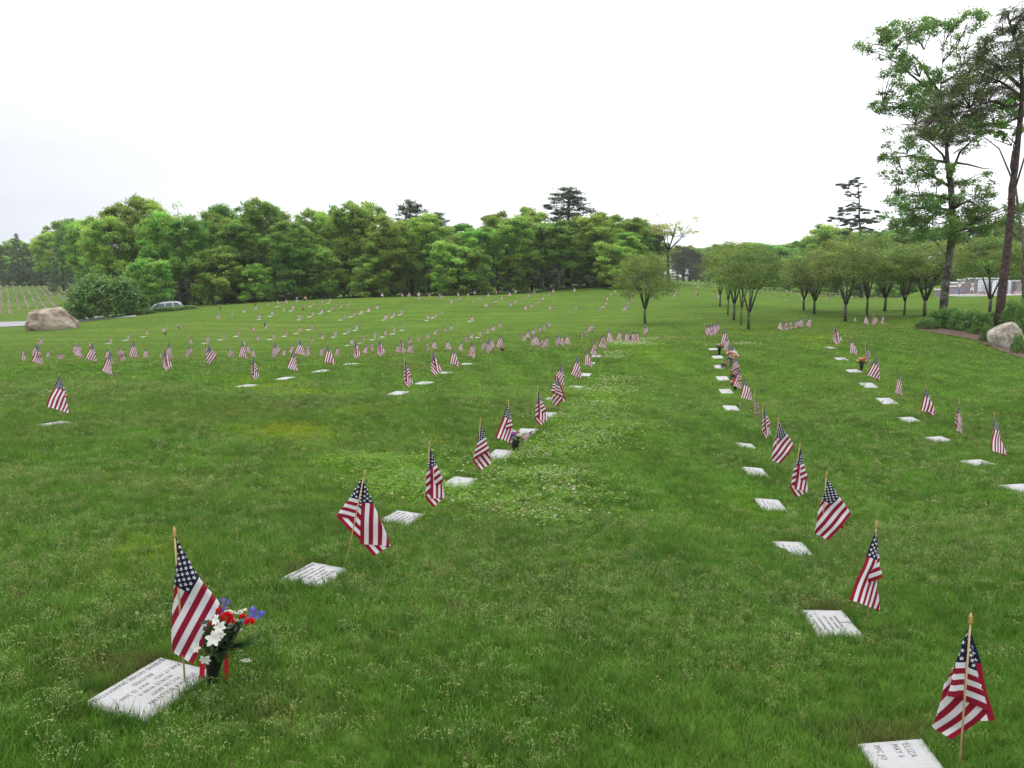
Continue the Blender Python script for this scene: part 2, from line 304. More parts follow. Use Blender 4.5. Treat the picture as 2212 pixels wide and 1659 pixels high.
def _tps():
    P, Q, W = [], [], []
    for g, px, t, b in SURV:
        d = .667*F0/(b-t)
        u, s = ray(px, b); P.append((u, math.log(d))); Q.append(s); W.append(1.0)
    for px, py, d in CTRL:
        u, s = ray(px, py); P.append((u, math.log(d))); Q.append(s); W.append(.35)
    P = np.array(P); Q = np.array(Q); W = np.array(W)
    # slope itself grows as 1/d: work with s*d (height below the eye) scaled by d^.6 to balance near and far
    SC = np.exp(.6*P[:,1]); V = Q*np.exp(P[:,1])/SC
    X = P*np.array([1.6, 1.0])
    D = np.linalg.norm(X[:,None]-X[None], axis=2)
    K = np.where(D>0, D*D*np.log(np.maximum(D,1e-9)), 0)
    n = len(X); A = np.zeros((n+3, n+3)); A[:n,:n] = K+np.diag(.06*W); A[:n,n] = 1; A[:n,n+1:] = X; A[n:,:n] = A[:n,n:].T
    c = np.linalg.solve(A, np.concatenate([V, [0,0,0]]))
    return X, c
TX, TC = _tps()
def drop(u, Y):
    """height of the lens above the ground along direction u at distance Y (arrays)"""
    u = np.clip(np.asarray(u, float), -.82, .82); L = np.log(np.clip(np.asarray(Y, float), 1.8, 650))
    sh = np.broadcast(u, L).shape
    p = np.stack([np.broadcast_to(u, sh).ravel()*1.6, np.broadcast_to(L, sh).ravel()], 1)
    out = np.empty(len(p)); n = len(TX)
    for i in range(0, len(p), 4000):
        q = p[i:i+4000]; D = np.linalg.norm(q[:,None]-TX[None], axis=2)
        out[i:i+4000] = np.where(D>0, D*D*np.log(np.maximum(D,1e-9)), 0)@TC[:n]+TC[n]+q@TC[n+1:]
    return out.reshape(sh)*np.exp(.6*L)
# ---------------------------------------------------------------- the ground
def gz(X, Y):
    X = np.asarray(X, float); Y = np.asarray(Y, float); Yc = np.maximum(Y, 1.8)
    return HC-drop(X/Yc, Yc)
def solve(px, py, d=None, lo=2.0, hi=400):
    """where the ray through a photo pixel meets the lawn, nearest to distance d"""
    u, s = ray(px, py); L = np.exp(np.linspace(math.log(lo), math.log(hi), 500)); f = drop(u, L)/L-s
    r = []
    for i in np.where(f[:-1]*f[1:] <= 0)[0]:
        t = f[i]/(f[i]-f[i+1]) if f[i] != f[i+1] else 0; r.append(L[i]+(L[i+1]-L[i])*t)
    if not r: return (u, d, False) if d else (u, float(L[np.argmin(abs(f))]), False)
    if d is None: return u, r[0], True
    b = min(r, key=lambda y: abs(math.log(y/d)))
    if abs(math.log(b/d)) > .3: return u, d, False
    return u, b, True
def at(px, py, d=None):
    u, Y, ok = solve(px, py, d); X = u*Y; return np.array([X, Y, float(gz(X, Y))])
def unp(px, py, Y):
    u, s = ray(px, py); return np.array([u*Y, Y, HC-s*Y])
# lawn colour as a property of the turf: clover, dry and yellow patches, mower lanes
PATCH = []   # (x, y, rx, ry, rgb, amount)
def patch(px, py, rx, ry, c, a):
    p = at(px, py); q = at(px+rx, py); r = at(px, py-ry); PATCH.append((p[0], p[1], abs(q[0]-p[0])+.05, abs(r[1]-p[1])+.05, c, a))
BR = (.125,.250,.012); YL = (.165,.250,.008); BN = (.10,.095,.03)
for a in [(820,1005,110,22,BR,.9),(930,1060,110,30,BR,.7),(1330,928,90,9,BR,.9),(1240,900,60,14,BR,.6),(1290,850,60,14,BR,.6),(1220,960,70,22,BR,.5),
          (630,937,95,16,YL,.95),(780,885,60,10,YL,.4),(560,835,60,6,YL,.5),(650,845,60,6,YL,.6),(640,870,120,12,BN,.3),(880,790,60,5,BN,.5),(760,770,40,5,BN,.5),
          (80,930,80,20,BN,.3),(520,890,90,9,BN,.3),(330,905,90,12,BN,.3),(1770,730,40,3,YL,.6),(1765,745,40,3,YL,.55),(2060,690,40,2,YL,.3),(1300,1180,60,20,BR,.25),(1620,1090,60,18,BR,.4),(500,820,60,8,YL,.3),
          (300,1200,120,40,YL,.25),(600,1530,200,50,BN,.18),(150,1450,120,40,BN,.15),(1900,1590,110,20,BN,.5),(1790,1312,60,8,BN,.6),(280,1440,60,20,BN,.7),(640,1235,40,14,BN,.6),(1360,745,70,5,BR,.6)]:
    patch(*a)
def turf(X, Y):
    """albedo of the turf at world points"""
    X = np.asarray(X); Y = np.asarray(Y)
    n1 = fbm(X*.22, Y*.22, 3); n2 = fbm(X*.9, Y*.9, 11); n3 = fbm(X*.05, Y*.07, 23); n4 = fbm(X*.5+40, Y*.5, 31); n5 = fbm(X*3.1+7, Y*3.1, 71, 3)
    c = np.stack([.057+0*X, .146+0*X, .0135+0*X], -1)
    t = np.clip((n2*.6+n1*.4-.25)*1.8, 0, 1)[...,None]; c = c*(1-t)+np.array([.090,.182,.022])*t
    c = c*(1+(n5[...,None]-.5)*.5*np.clip(1.3-Y/40,.25,1)[...,None])
    c = c*(1+.11*np.sin((X+.13*Y)*2*math.pi/1.25+1.2*n1)[...,None]*np.clip((Y-4)/6,0,1)[...,None]*np.clip((50-Y)/20,0,1)[...,None])
    far = np.clip((Y-6)/35, 0, 1)[...,None]; c = c*(1+far*np.array([-.06,-.24,-.22]))
    t = np.clip((n4-.52)*3.0, 0, 1)[...,None]*.28; c = c*(1-t)+np.array([.092,.120,.024])*t
    t = np.clip((n3-.52)*4, 0, 1)[...,None]*.30; c = c*(1-t)+np.array([.095,.135,.020])*t
    lane = .5+.5*np.sin((Y*.97+X*.12)*2*math.pi/3.4+2*n1); c = c*(1+np.clip((Y-45)/25,0,1)[...,None]*(lane[...,None]-.5)*.30)*(1+np.clip((Y-30)/30,0,1)[...,None]*(fbm(X*.12, Y*1.5, 91)[...,None]-.5)*.5)
    for x, y, rx, ry, k, a in PATCH:
        w = np.exp(-(((X-x)/rx)**2+((Y-y)/ry)**2)*1.1)*(.45+1.1*n2); w = np.clip(w*a, 0, 1)[...,None]; c = c*(1-w)+np.array(k)*w
    return c
ys = np.concatenate([[-30,-12,-5,-2,0,1], np.exp(np.linspace(math.log(1.8), math.log(900), 330))])
xs = np.sinh(np.linspace(-6.2, 6.2, 361))*1.9
GX, GY = np.meshgrid(xs, ys); Zb = gz(GX, GY)
GZ = Zb+(fbm(GX*1.3, GY*1.3, 5)-.5)*.035*np.clip(1-GY/60, 0, 1)
nx, ny = len(xs), len(ys); V = np.stack([GX, GY, GZ], -1).reshape(-1,3)
I = np.arange(nx*ny).reshape(ny, nx); F = np.stack([I[:-1,:-1], I[:-1,1:], I[1:,1:], I[1:,:-1]], -1).reshape(-1,4)
near_tone = .62+.38*np.clip((GY-14)/40, 0, 1)      # ground colour under the blades, darker close by, full farther off
tc4 = np.concatenate([turf(GX, GY)*near_tone[...,None], np.ones((ny,nx,1))], -1).reshape(-1,4)
gm, n, b = nodes('lawn_turf'); a = N(n, 'ShaderNodeAttribute'); a.attribute_name = 'tint'; g = N(n, 'ShaderNodeNewGeometry')
def nz(sc, det=6, stretch=None):
    x = N(n, 'ShaderNodeTexNoise'); x.inputs['Scale'].default_value = sc; x.inputs['Detail'].default_value = det
    if stretch:
        mpn = N(n, 'ShaderNodeMapping'); mpn.inputs['Scale'].default_value = stretch; n.links.new(g.outputs['Position'], mpn.inputs[0]); n.links.new(mpn.outputs[0], x.inputs[0])
    else: n.links.new(g.outputs['Position'], x.inputs[0])
    return x.outputs[0]
v = mth(n, 'ADD', mth(n, 'MULTIPLY', nz(22), .9), mth(n, 'MULTIPLY', nz(2.2, 8), 1.1)); v = mth(n, 'MULTIPLY', v, .92)
sc_ = N(n, 'ShaderNodeVectorMath', operation='SCALE'); n.links.new(a.outputs['Color'], sc_.inputs[0]); n.links.new(v, sc_.inputs['Scale'])
yl = N(n, 'ShaderNodeMixRGB'); yl.inputs[2].default_value = (.135,.15,.035,1); n.links.new(sc_.outputs[0], yl.inputs[1])
mk = N(n, 'ShaderNodeMapRange'); mk.inputs[1].default_value = .56; mk.inputs[2].default_value = .72; mk.inputs[4].default_value = .5; n.links.new(nz(9, 8), mk.inputs[0]); n.links.new(mk.outputs[0], yl.inputs[0])
n.links.new(yl.outputs[0], b.inputs['Base Color']); b.inputs['Roughness'].default_value = .95; b.inputs['Specular IOR Level'].default_value = .04
bp = N(n, 'ShaderNodeBump'); bp.inputs['Strength'].default_value = .9; bp.inputs['Distance'].default_value = .08; n.links.new(nz(14, 10), bp.inputs['Height']); n.links.new(bp.outputs[0], b.inputs['Normal'])
M['turf'] = gm
gnd = link('ground', npmesh('ground', V, F, gm, {'tint': tc4}, True)); tag(gnd, kind='structure')
tag(gnd, 'rolling mown lawn of the cemetery')
# road behind the left boulder, and the small stretch seen past the big shrub
def sheet(name, P, mat, lift, sub=14):
    """ribbon draped over the ground: P = list of (near point, far point) in world xy"""
    mb = MB(); R = []
    for a_, b_ in P: R.append([np.array(a_)*(1-t)+np.array(b_)*t for t in np.linspace(0,1,sub)])
    R = np.array(R); z = gz(R[...,0], R[...,1])+lift; k = len(R)
    V = np.concatenate([R, z[...,None]], -1).reshape(-1,3)
    mb.add(V, [(i*sub+j, (i+1)*sub+j, (i+1)*sub+j+1, i*sub+j+1) for i in range(k-1) for j in range(sub-1)]); return mb.obj(name, mat)
P = []
for px in np.linspace(-330, 290, 26):
    u = (px-CX)/1853; P.append(((u*82, 82), (u*101, 101)))
tag(sheet('road', P, M['asphalt'], .04), 'pale grey road curving behind the boulder', kind='structure')
P = []
for px, yn, yf in [(1975,711,706),(2000,716,700),(2030,722,690),(2060,727,686),(2090,732,684),(2120,742,684),(2150,755,684),(2190,770,684),(2230,782,684),(2290,800,684),(2400,815,684)]:
    a_ = at(px, yn); b_ = at(px, yf, 40); P.append((a_[:2], b_[:2]))
bed = sheet('bark_bed', P, M['mulch'], .03, 24); tag(bed, 'brown bark mulch bed along the right edge of the lawn', kind='structure')
BED = [(p[0], p[1]) for p in P]

# ---------------------------------------------------------------- stick flags
HO, FL = .457, .69      # hoist and fly of the cloth for a stick one unit tall
def flagcloth(seg, rho, signs, seed, nu=26, nv=18):
    """cloth hanging from its top corner: a cone of pleats, every ray from the corner keeps its length"""
    r_ = random.Random(seed); st = []; d = .004
    for i, L in enumerate(seg):
        st += [r_.uniform(-.5,.5)]*int(L/d)
        if i < len(signs): st += [signs[i]/rho[i]]*int(math.pi*rho[i]/d)
    while len(st)*d < math.pi/2+.05: st.append(r_.uniform(-.2,.2) if not st else st[-1])
    q = np.array([0,0,-1.0]); h = np.array([1.0,0,0]); Q = [q.copy()]
    for k in st:
        q = q+h*d; q /= np.linalg.norm(q); h = h-q*h.dot(q); h /= np.linalg.norm(h); w = np.cross(q, h); h = h*math.cos(k*d)+w*math.sin(k*d); Q.append(q.copy())
    Q = np.array(Q); s, t = np.meshgrid(np.linspace(0,1,nu), np.linspace(0,1,nv)); x, y = s*FL, t*HO
    r = np.hypot(x, y); th = np.arctan2(x, y+1e-9); f = np.clip(th/d, 0, len(Q)-2); i = f.astype(int); e = (f-i)[...,None]
    D = Q[i]*(1-e)+Q[i+1]*e; P = D*r[...,None]
    ph = r_.uniform(0,6); P[...,1] += .012*np.sin(x*14+ph+y*6)*np.clip(r*3,0,1)*(th > .12); P[...,0] += .010*np.sin(y*16+ph)*np.clip(x*4,0,1)
    P[...,2] += .948; P[...,0] += .008
    mb = MB(); I = np.arange(nu*nv).reshape(nv, nu)
    mb.add(P.reshape(-1,3), [tuple(k) for k in np.stack([I[:-1,:-1],I[:-1,1:],I[1:,1:],I[1:,:-1]],-1).reshape(-1,4)], 0, np.stack([s,t],-1).reshape(-1,2))
    return mb.mesh('cloth', M['flag'])
SPECS = [([.47,.56,.44],[.035,.02],[1,1]), ([.26,.34,.32,.34],[.03,.02,.02],[1,-1,1]), ([.30,.40,.34,.26],[.03,.02,.02],[1,1,-1]), ([.20,.30,.30,.40],[.03,.02,.03],[1,-1,1]),
         ([.32,.38,.36,.25],[.03,.02,.015],[1,1,1]), ([.17,.42,.36,.34],[.03,.02,.02],[1,-1,1]), ([.30,.36,.42,.2],[.04,.03,.02],[1,-1,1]), ([.16,.36,.34,.36],[.03,.02,.02],[-1,-1,1]),
         ([.16,.34,.32,.40],[.03,.03,.02],[1,-1,1]), ([.13,.36,.36,.36],[.03,.02,.015],[1,1,1]), ([.30,.78,.34],[.03,.02],[1,1])]
CLOTH = [flagcloth(s, r, g, i) for i, (s, r, g) in enumerate(SPECS)]
LOW = [flagcloth(s, r, g, i, 12, 8) for i, (s, r, g) in enumerate(SPECS)]
mb = MB(); mb.tube([(0,0,-.08),(0,0,.5),(0,0,.955)], .0062, 8); STICK = mb.mesh('stick', M['stick'])
mb = MB(); mb.lathe([(.0105,.945),(.0115,.955),(.008,.96),(.0125,.967),(.009,.975),(.0115,.982),(.0095,.992),(.002,1.012)], n=10); FIN = mb.mesh('finial', M['finial'])
TINY = []
for k, cm in enumerate(LOW):
    me = cm.copy(); me.materials.append(M['stick']); import bmesh
    bm = bmesh.new(); bm.from_mesh(me); vs = []
    for z in (-.08, 1.0):
        for a_ in range(4): vs.append(bm.verts.new((.007*math.cos(a_*1.571), .007*math.sin(a_*1.571), z)))
    for a_ in range(4): fc = bm.faces.new((vs[a_], vs[(a_+1)%4], vs[4+(a_+1)%4], vs[4+a_])); fc.material_index = 1
    bm.to_mesh(me); bm.free(); me.name = 'stick_flag'; TINY.append(me)
ORD = ['','first','second','third','fourth','fifth','sixth','seventh','eighth','ninth','tenth','eleventh','twelfth','thirteenth','fourteenth','fifteenth','sixteenth','seventeenth','eighteenth','nineteenth','twentieth']
def ordn(n):
    if n <= 20: return ORD[n]
    t = {2:'twenty',3:'thirty',4:'forty',5:'fifty',6:'sixty'}[n//10]
    return t+'-'+ORD[n%10] if n%10 else {'twenty':'twentieth','thirty':'thirtieth','forty':'fortieth','fifty':'fiftieth','sixty':'sixtieth'}[t]
ROWTXT = {'near left row':('flag on a wooden stick, {} counting from the camera, in the near left marker row','n'),
 'near right row':('flag on a wooden stick, {} from the camera, in the near right marker row','n'),
 'right row':('flag on a wooden stick, {} from the right, in the far right marker row','r'),
 'ridge cluster':('small flag beside the white clover on the ridge, {} from the left','l'),
 'right ridge row':('small flag on the right ridge before the grove, {} from the left','l'),
 'centre ridge bunch':('flag overlapping others in the ridge bunch behind the near right row, {} from the left','l'),
 'second row':('flag in the second marker row left of the clover, {} from the left','l'),
 'outer left row':('flag in the outer row running from the lone left marker, {} from the left','l'),
 'hollow edge row':('flag standing at the near edge of the hollow on the left, {} from the left','l'),
 'hollow':('flag half sunk in the grassy hollow, {} from the left','l'),
 'lower hillside':('small flag on the lower slope beyond the hollow, {} from the left','l'),
 'middle hillside':('tiny flag on the middle slope below the woods, {} from the left','l'),
 'upper hillside':('tiny flag near the top of the hill before the woods, {} from the left','l'),
 'far crest':('tiny flag on the hill crest behind the small trees, {} from the left','l'),
 'far right lawn':('tiny flag on the distant right lawn beyond the grove, {} from the left','l')}
HERO = {0:(0,4,0),1:(10,178,12.5),2:(4,0,2.5),3:(2,10,4),4:(9,0,0),5:(4,-10,1.5),6:(5,165,2)}
HERO_R = {0:(5,180,0),1:(9,0,1.5),2:(0,0,1.5),3:(4,-35,6),4:(0,10,1.5),5:(4,10,.5)}
CNT = {}; FLAGS = {}; FP = []
for g, px, pt, pb in SURV:
    d = .667*F0/(pb-pt); i = CNT.get(g, 0); CNT[g] = i+1
    u, Y, ok = solve(px, pb, d)
    X = u*Y; z = float(gz(X, Y)); s_t = ray(px, pt)[1]; H = HC-s_t*Y-z; H = min(max(H, .55), .84)
    rr = random.Random(hash((round(px), round(pt)))&0xffff)
    var, yaw, lean = rr.randrange(10), rr.gauss(0, 17), rr.gauss(0, 2.2)
    if g == 'near left row' and i in HERO: var, yaw, lean = HERO[i]
    if g == 'near right row' and i in HERO_R: var, yaw, lean = HERO_R[i]
    lean = math.radians(lean)
    X -= H*math.sin(lean)
    hv = pb-pt
    rot = (rr.gauss(0,.02), lean, 0)
    if hv < 18:
        o = link('stick_flag', TINY[var], None, (X, Y, z)); o.scale = (H*1.6, H*1.6, H)
    else:
        o = empty('stick_flag', (X, Y, z), 0, H)
        c = link('stick', STICK, o); c = link('cloth', (CLOTH if hv > 45 else LOW)[var], o); c.rotation_euler = (0,0,math.radians(yaw)); yaw = 0
        if (g, i) != ('near left row', 0): c.scale.x = rr.uniform(1.08, 1.32)
        if hv > 55: link('finial', FIN, o.children[0] if o.children[0].name.startswith('stick') else o.children[1])
    # lean sideways about the foot, then turn
    o.rotation_euler = (rot[0], rot[1], 0) if hv >= 18 else (0, rot[1], math.radians(yaw))
    FLAGS.setdefault(g, []).append((px, Y, o, i)); FP.append((X, Y, H))
for g, L in FLAGS.items():
    txt, how = ROWTXT[g]
    L2 = L if how == 'n' else sorted(L, key=lambda k: k[0], reverse=(how == 'r'))
    for k, (px, Y, o, i) in enumerate(L2): tag(o, txt.format(ordn(k+1)), 'flag', 'flags of the '+g)
# far cemetery section beyond the road: hundreds of flags in files, too many and too small to single out
mb = MB(); rr = random.Random(3); tv = [np.array([v_.co[:] for v_ in LOW[k].vertices]) for k in range(10)]; tf = [[tuple(p.vertices) for p in LOW[k].polygons] for k in range(10)]
tu = [np.stack(np.meshgrid(np.linspace(0,1,12), np.linspace(0,1,8)),-1).reshape(-1,2) for k in range(10)]
def minif(X, Y, H=.78):
    k = rr.randrange(10); z = float(gz(X, Y)); a_ = rr.uniform(-.6,.6); ca, sa = math.cos(a_), math.sin(a_)
    mb.add(tv[k]@np.array([[ca,sa,0],[-sa,ca,0],[0,0,1]])*H*np.array([1.7,1.7,1])+np.array([X,Y,z]), tf[k], 0, tu[k])
    mb.tube([(X,Y,z-.03),(X,Y,z+H)], .006, 4, 1)
for x0, kx, y1 in [(15,.0,570),(80,.14,580),(155,.27,530),(235,.38,495),(305,.5,490),(380,.58,520),(450,.77,510),(515,.85,400),(585,.95,420),(650,1.0,420),(-60,-.1,560),(-140,-.2,560),(-230,-.3,560),(-320,-.4,540),(760,.9,330)]:
    y = 236
    while y < y1:
        cx_ = x0+(y-230)*kx; px, py = cv('A', cx_, y); d = np.interp(py, [618,640,672,700],[260,205,150,110]); a_ = at(px, py, d); minif(a_[0], a_[1]); y += 8+(y-230)*.022
tag(mb.obj('far_flags', [M['flag'], M['stick']]), 'hundreds of tiny flags in files on the far lawn beyond the road', 'flags', kind='stuff')
mb = MB()
for hx in [730,900,915,930,945,955,968,980,995,1008,1022,1035,1050,1330,1390,1403,1450,1480]:
    px, py = cv('H', hx, 575); X = (px-CX)/1853*112.2; minif(X, 112.2+rr.uniform(-.2,.2))
tag(mb.obj('wall_flags', [M['flag'], M['stick']]), 'line of tiny flags at the foot of the memorial wall', 'flags', kind='stuff')

# ---------------------------------------------------------------- flat grave markers
STONES = {'near left row':[(1082,980),(1136,932),(1184,895),(1193,862),(1244,834),(1264,808),(1273,784),(1288,768)],
 'second row':[(860,848),(916,826),(961,804),(1007,785)],
 'outer left row':[(118,915),(534,832),(615,816),(694,800),(758,785)],
 'near right row':[(1541,753),(1550,770),(1555,791),(1561,816),(1568,844),(1579,880),(1611,962),(1631,1018),(1664,1090),(1713,1187)],
 'right row':[(1793,750),(1817,774),(1844,800),(1877,831),(1916,865),(1965,906),(2028,948),(2113,999),(2207,1054)]}
hs = []
for c, t in [('A','1270,905 1480,865 1685,825'),('B','560,902 745,862 930,820 1200,622 1330,585 1325,858 1415,470 1495,820 1575,520 1635,785 1670,625 1778,742 1795,590 1805,467 1918,553 2072,830'),
             ('C','172,431 180,522 312,628 430,592 545,553 645,522 365,790 485,750 390,930 545,900 688,862 803,828 925,791 1035,750 820,628 920,597 1010,565 1325,635 1398,603 1830,645 1920,835')]:
    for k in t.split(): x, y = map(float, k.split(',')); hs.append(cv(c, x, y))
STONES['hillside'] = hs
def stone_mesh(L, Wd, seed=0):
    mb = MB(); r_ = random.Random(seed); v = []; bv = .012
    for z, ins in ((-.08,0),(.008,0),(.016,bv)):
        for sx, sy in ((-1,-1),(1,-1),(1,1),(-1,1)): v.append((sx*(Wd/2-ins), sy*(L/2-ins), z+r_.uniform(-.001,.001)))
    mb.add(v, [(0,3,2,1)]+[(i, (i+1)%4, 4+(i+1)%4, 4+i) for i in range(4)]+[(4+i, 4+(i+1)%4, 8+(i+1)%4, 8+i) for i in range(4)]+[(8,9,10,11)], smooth=False)
    return mb.mesh('slab', M['granite'])
SLAB = stone_mesh(.55, .29)
SQ = []      # (x, y, ang, L, W) for keeping grass off
def slope_rot(X, Y, a):
    e = .25; z0 = float(gz(X, Y)); gx = (float(gz(X+e, Y))-z0)/e; gy = (float(gz(X, Y+e))-z0)/e
    nrm = Vector((-gx,-gy,1)).normalized(); q = Vector((0,0,1)).rotation_difference(nrm); return (q.to_matrix()@Matrix.Rotation(a,3,'Z')).to_euler()
def put_stone(X, Y, ang, label, group, L=.55, Wd=.29, mesh=None, lift=0.0):
    o = link('grave_marker', mesh or SLAB, None, (X, Y, float(gz(X, Y))+lift)); o.rotation_euler = slope_rot(X, Y, ang); SQ.append((X, Y, ang, L, Wd)); tag(o, label, 'grave marker', group); return o
FONTN = {}
def carve(o, lines):
    """engraved lettering: reads from the far end towards the camera; (text, x across from centre, y start from far end, size)"""
    V, F, k = [], [], 0
    for t, x, y, sz in lines:
        cu = bpy.data.curves.new('t', 'FONT'); cu.body = t; cu.size = sz; cu.extrude = 0; cu.resolution_u = 2; cu.space_character = 1.12
        to = bpy.data.objects.new('t', cu); COL.objects.link(to); bpy.context.view_layer.update()
        me = bpy.data.meshes.new_from_object(to.evaluated_get(bpy.context.evaluated_depsgraph_get()))
        for v_ in me.vertices:        # text x -> -Y (towards camera), text y -> +X
            V.append((x+v_.co.y, y-v_.co.x, .0172))
        F += [tuple(i+k for i in p.vertices) for p in me.polygons]; k += len(me.vertices)
        bpy.data.objects.remove(to); bpy.data.meshes.remove(me); bpy.data.curves.remove(cu)
    mb = MB(); mb.add(V, F, smooth=False); return mb.obj('inscription', M['engrave'], o)
def scratch(o, seed, rows, L=.42, cross=False):
    """worn lettering too small to read: short cut marks along each line"""
    mb = MB(); r_ = random.Random(seed)
    for x, l in rows:
        y = l/2
        while y > -l/2:
            w = r_.uniform(.006,.011)
            if r_.random() > .14:
                mb.box((x+r_.uniform(-.001,.001), y-w/2, .0168), (r_.uniform(.014,.02), .0032, .0012)); 
                if r_.random() > .4: mb.box((x+r_.choice((-.008,.0,.008)), y-w/2-.002, .0168), (.0032, w*.7, .001))
            y -= w+.004
    if cross:
        for a_, b_, c_, d_ in [(.10,0,.075,.004),(.10,.008,.075,.004),(.118,.004,.004,.04),(.112,.004,.004,.04)]: mb.box((a_, b_, .0168), (c_, d_, .0012))
    return mb.obj('inscription', M['scratch'], o)
aL, aR = math.radians(-13), math.radians(-6)
def corner(px1, py1, px2, py2, w, ang, frac=.5):
    """marker whose far-left corner is pixel 1, seen down to pixel 2"""
    a_ = at(px1, py1); return a_
# near left: the two readable ones
def put_by_corner(px, py, ang, L, Wd, **k):
    a_ = at(px, py); ca, sa = math.cos(ang), math.sin(ang); ox, oy = Wd/2, -L/2
    X = a_[0]+ox*ca-oy*sa; Y = a_[1]+ox*sa+oy*ca; return put_stone(X, Y, ang, L=L, Wd=Wd, mesh=stone_mesh(L, Wd, int(px)), **k)
s1 = put_by_corner(345, 1425, aL, .52, .30, label='white granite marker with readable capitals under the nearest left flag', group='grave markers of the near left row')
carve(s1, [('JOSEPH P SULLIVAN', .075, .185, .034), ('PFC US ARMY', .036, .12, .030), ('WORLD WAR II', -.002, .125, .030), ('MAR 17 1921    MAY 25 2009', -.040, .235, .030), ('BELOVED', -.078, .09, .030), ('HUSBAND FATHER GRANDFATHER', -.122, .245, .028)])
s2 = put_by_corner(673, 1218, aL, .50, .29, label='granite marker with worn small lettering by the leaning flag', group='grave markers of the near left row')
scratch(s2, 4, [(.075,.30),(.042,.22),(.008,.26),(-.028,.40),(-.064,.24),(-.104,.40)])
s3 = put_by_corner(857, 1105, aL, .52, .30, label='granite marker edged by bright clover leaves, third of the near left row', group='grave markers of the near left row'); scratch(s3, 5, [(.07,.28),(.03,.2),(-.01,.26),(-.05,.38),(-.09,.36)])
s4 = put_by_corner(980, 1031, aL, .52, .30, label='granite marker left of the fourth near left flag, clover around it', group='grave markers of the near left row')
r1 = put_by_corner(1850, 1606, aR, .55, .30, label='granite marker cut by the lower picture edge, right of centre', group='grave markers of the near right row')
carve(r1, [('ELIZA', .045, .235, .046), ('MAY 6', -.004, .235, .040), ('PFC JO', -.085, .235, .040)])
r2 = put_by_corner(1727, 1320, aR, .50, .29, label='granite marker carved with a small cross, second of the near right row', group='grave markers of the near right row')
scratch(r2, 8, [(.055,.24),(.02,.2),(-.015,.26),(-.06,.36),(-.1,.3)], cross=True)
K2 = {'near left row':'granite marker in the near left row, {} from the camera', 'second row':'granite marker in the second row left of the clover, {} from the left',
      'outer left row':'low granite marker in the outer left row, {} from the left', 'near right row':'granite marker in the near right row, {} from the camera',
      'right row':'granite marker in the right hand row, {} from the right', 'hillside':'tiny pale marker on the far slope, {} from the left'}
for g, L in STONES.items():
    L = sorted(L, key=lambda k: k[0]) if g in ('second row','outer left row','hillside','near left row') else sorted(L, key=lambda k: -k[1] if g == 'near right row' else -k[0])
    st = {'near left row':5, 'near right row':3}.get(g, 1)
    for i, (px, py) in enumerate(L):
        if g == 'hillside':
            dd = np.interp(py, [640,675,705,745],[105,84,72,62]); a_ = at(px, py, dd); o = put_stone(a_[0], a_[1], aL, K2[g].format(ordn(i+1)), 'grave markers of the hillside', lift=.0)
        else:
            a_ = at(px, py+1.5); o = put_stone(a_[0], a_[1], aR if 'right' in g else aL, K2[g].format(ordn(i+st)), 'grave markers of the '+g, lift=-.008)
            if g == 'near right row' and i < 3: scratch(o, 20+i, [(.055,.24),(.02,.2),(-.015,.26),(-.06,.36)])
# ---------------------------------------------------------------- grass, seed heads, clover (uncountable: stuff)
def proto(name, V, F, mat):
    me = npmesh(name, V, F, mat); return bpy.data.objects.new(name, me)
def tuft(seed, nb, rad, h0, h1, w, segs=2, droop=.5):
    r_ = np.random.default_rng(seed); V, F = [], []
    for i in range(nb):
        a = r_.uniform(0, 6.283); rr = rad*math.sqrt(r_.uniform()); bx, by = rr*math.cos(a), rr*math.sin(a)
        h = r_.uniform(h0, h1); d = r_.uniform(0, 6.283); ln = r_.uniform(.1, droop)*h; o = r_.uniform(0, 6.283); wx, wy = math.cos(o)*w/2, math.sin(o)*w/2
        k = len(V)
        for s in range(segs+1):
            t = s/segs; x = bx+math.cos(d)*ln*t*t; y = by+math.sin(d)*ln*t*t; z = h*t*(1-.12*t)-.008; g = 1-t*.86
            V += [(x-wx*g, y-wy*g, z), (x+wx*g, y+wy*g, z)]
        F += [(k+2*s, k+2*s+1, k+2*s+3, k+2*s+2) for s in range(segs)]
    return V, F
def seedhead(seed, n, h, sz):
    r_ = np.random.default_rng(seed); V, F = [], []
    for st in range(n):
        a = r_.uniform(0,6.283); bx, by = r_.uniform(-.03,.03,2); hh = h*r_.uniform(.75,1.15); dx, dy = math.cos(a)*hh*.25, math.sin(a)*hh*.25
        k = len(V); w = .0009*max(1, sz/.004); V += [(bx-w,by,0),(bx+w,by,0),(bx+dx+w,by+dy,hh),(bx+dx-w,by+dy,hh)]; F.append((k,k+1,k+2,k+3))
        for j in range(12):
            t = r_.uniform(.62,1.0); q = (1-t)*.10+.004; a2 = r_.uniform(0,6.283); x = bx+dx*t+math.cos(a2)*q; y = by+dy*t+math.sin(a2)*q; z = hh*t+r_.uniform(-.004,.006)
            s = sz*r_.uniform(.7,1.3); ax = r_.normal(size=3); ax /= np.linalg.norm(ax); b_ = np.cross(ax, [.3,.2,.9]); b_ /= np.linalg.norm(b_); k = len(V); c = np.array([x,y,z])
            V += [c-ax*s*1.5, c+b_*s*.6, c+ax*s*1.5, c-b_*s*.6]; F.append((k,k+1,k+2,k+3))
    return V, F
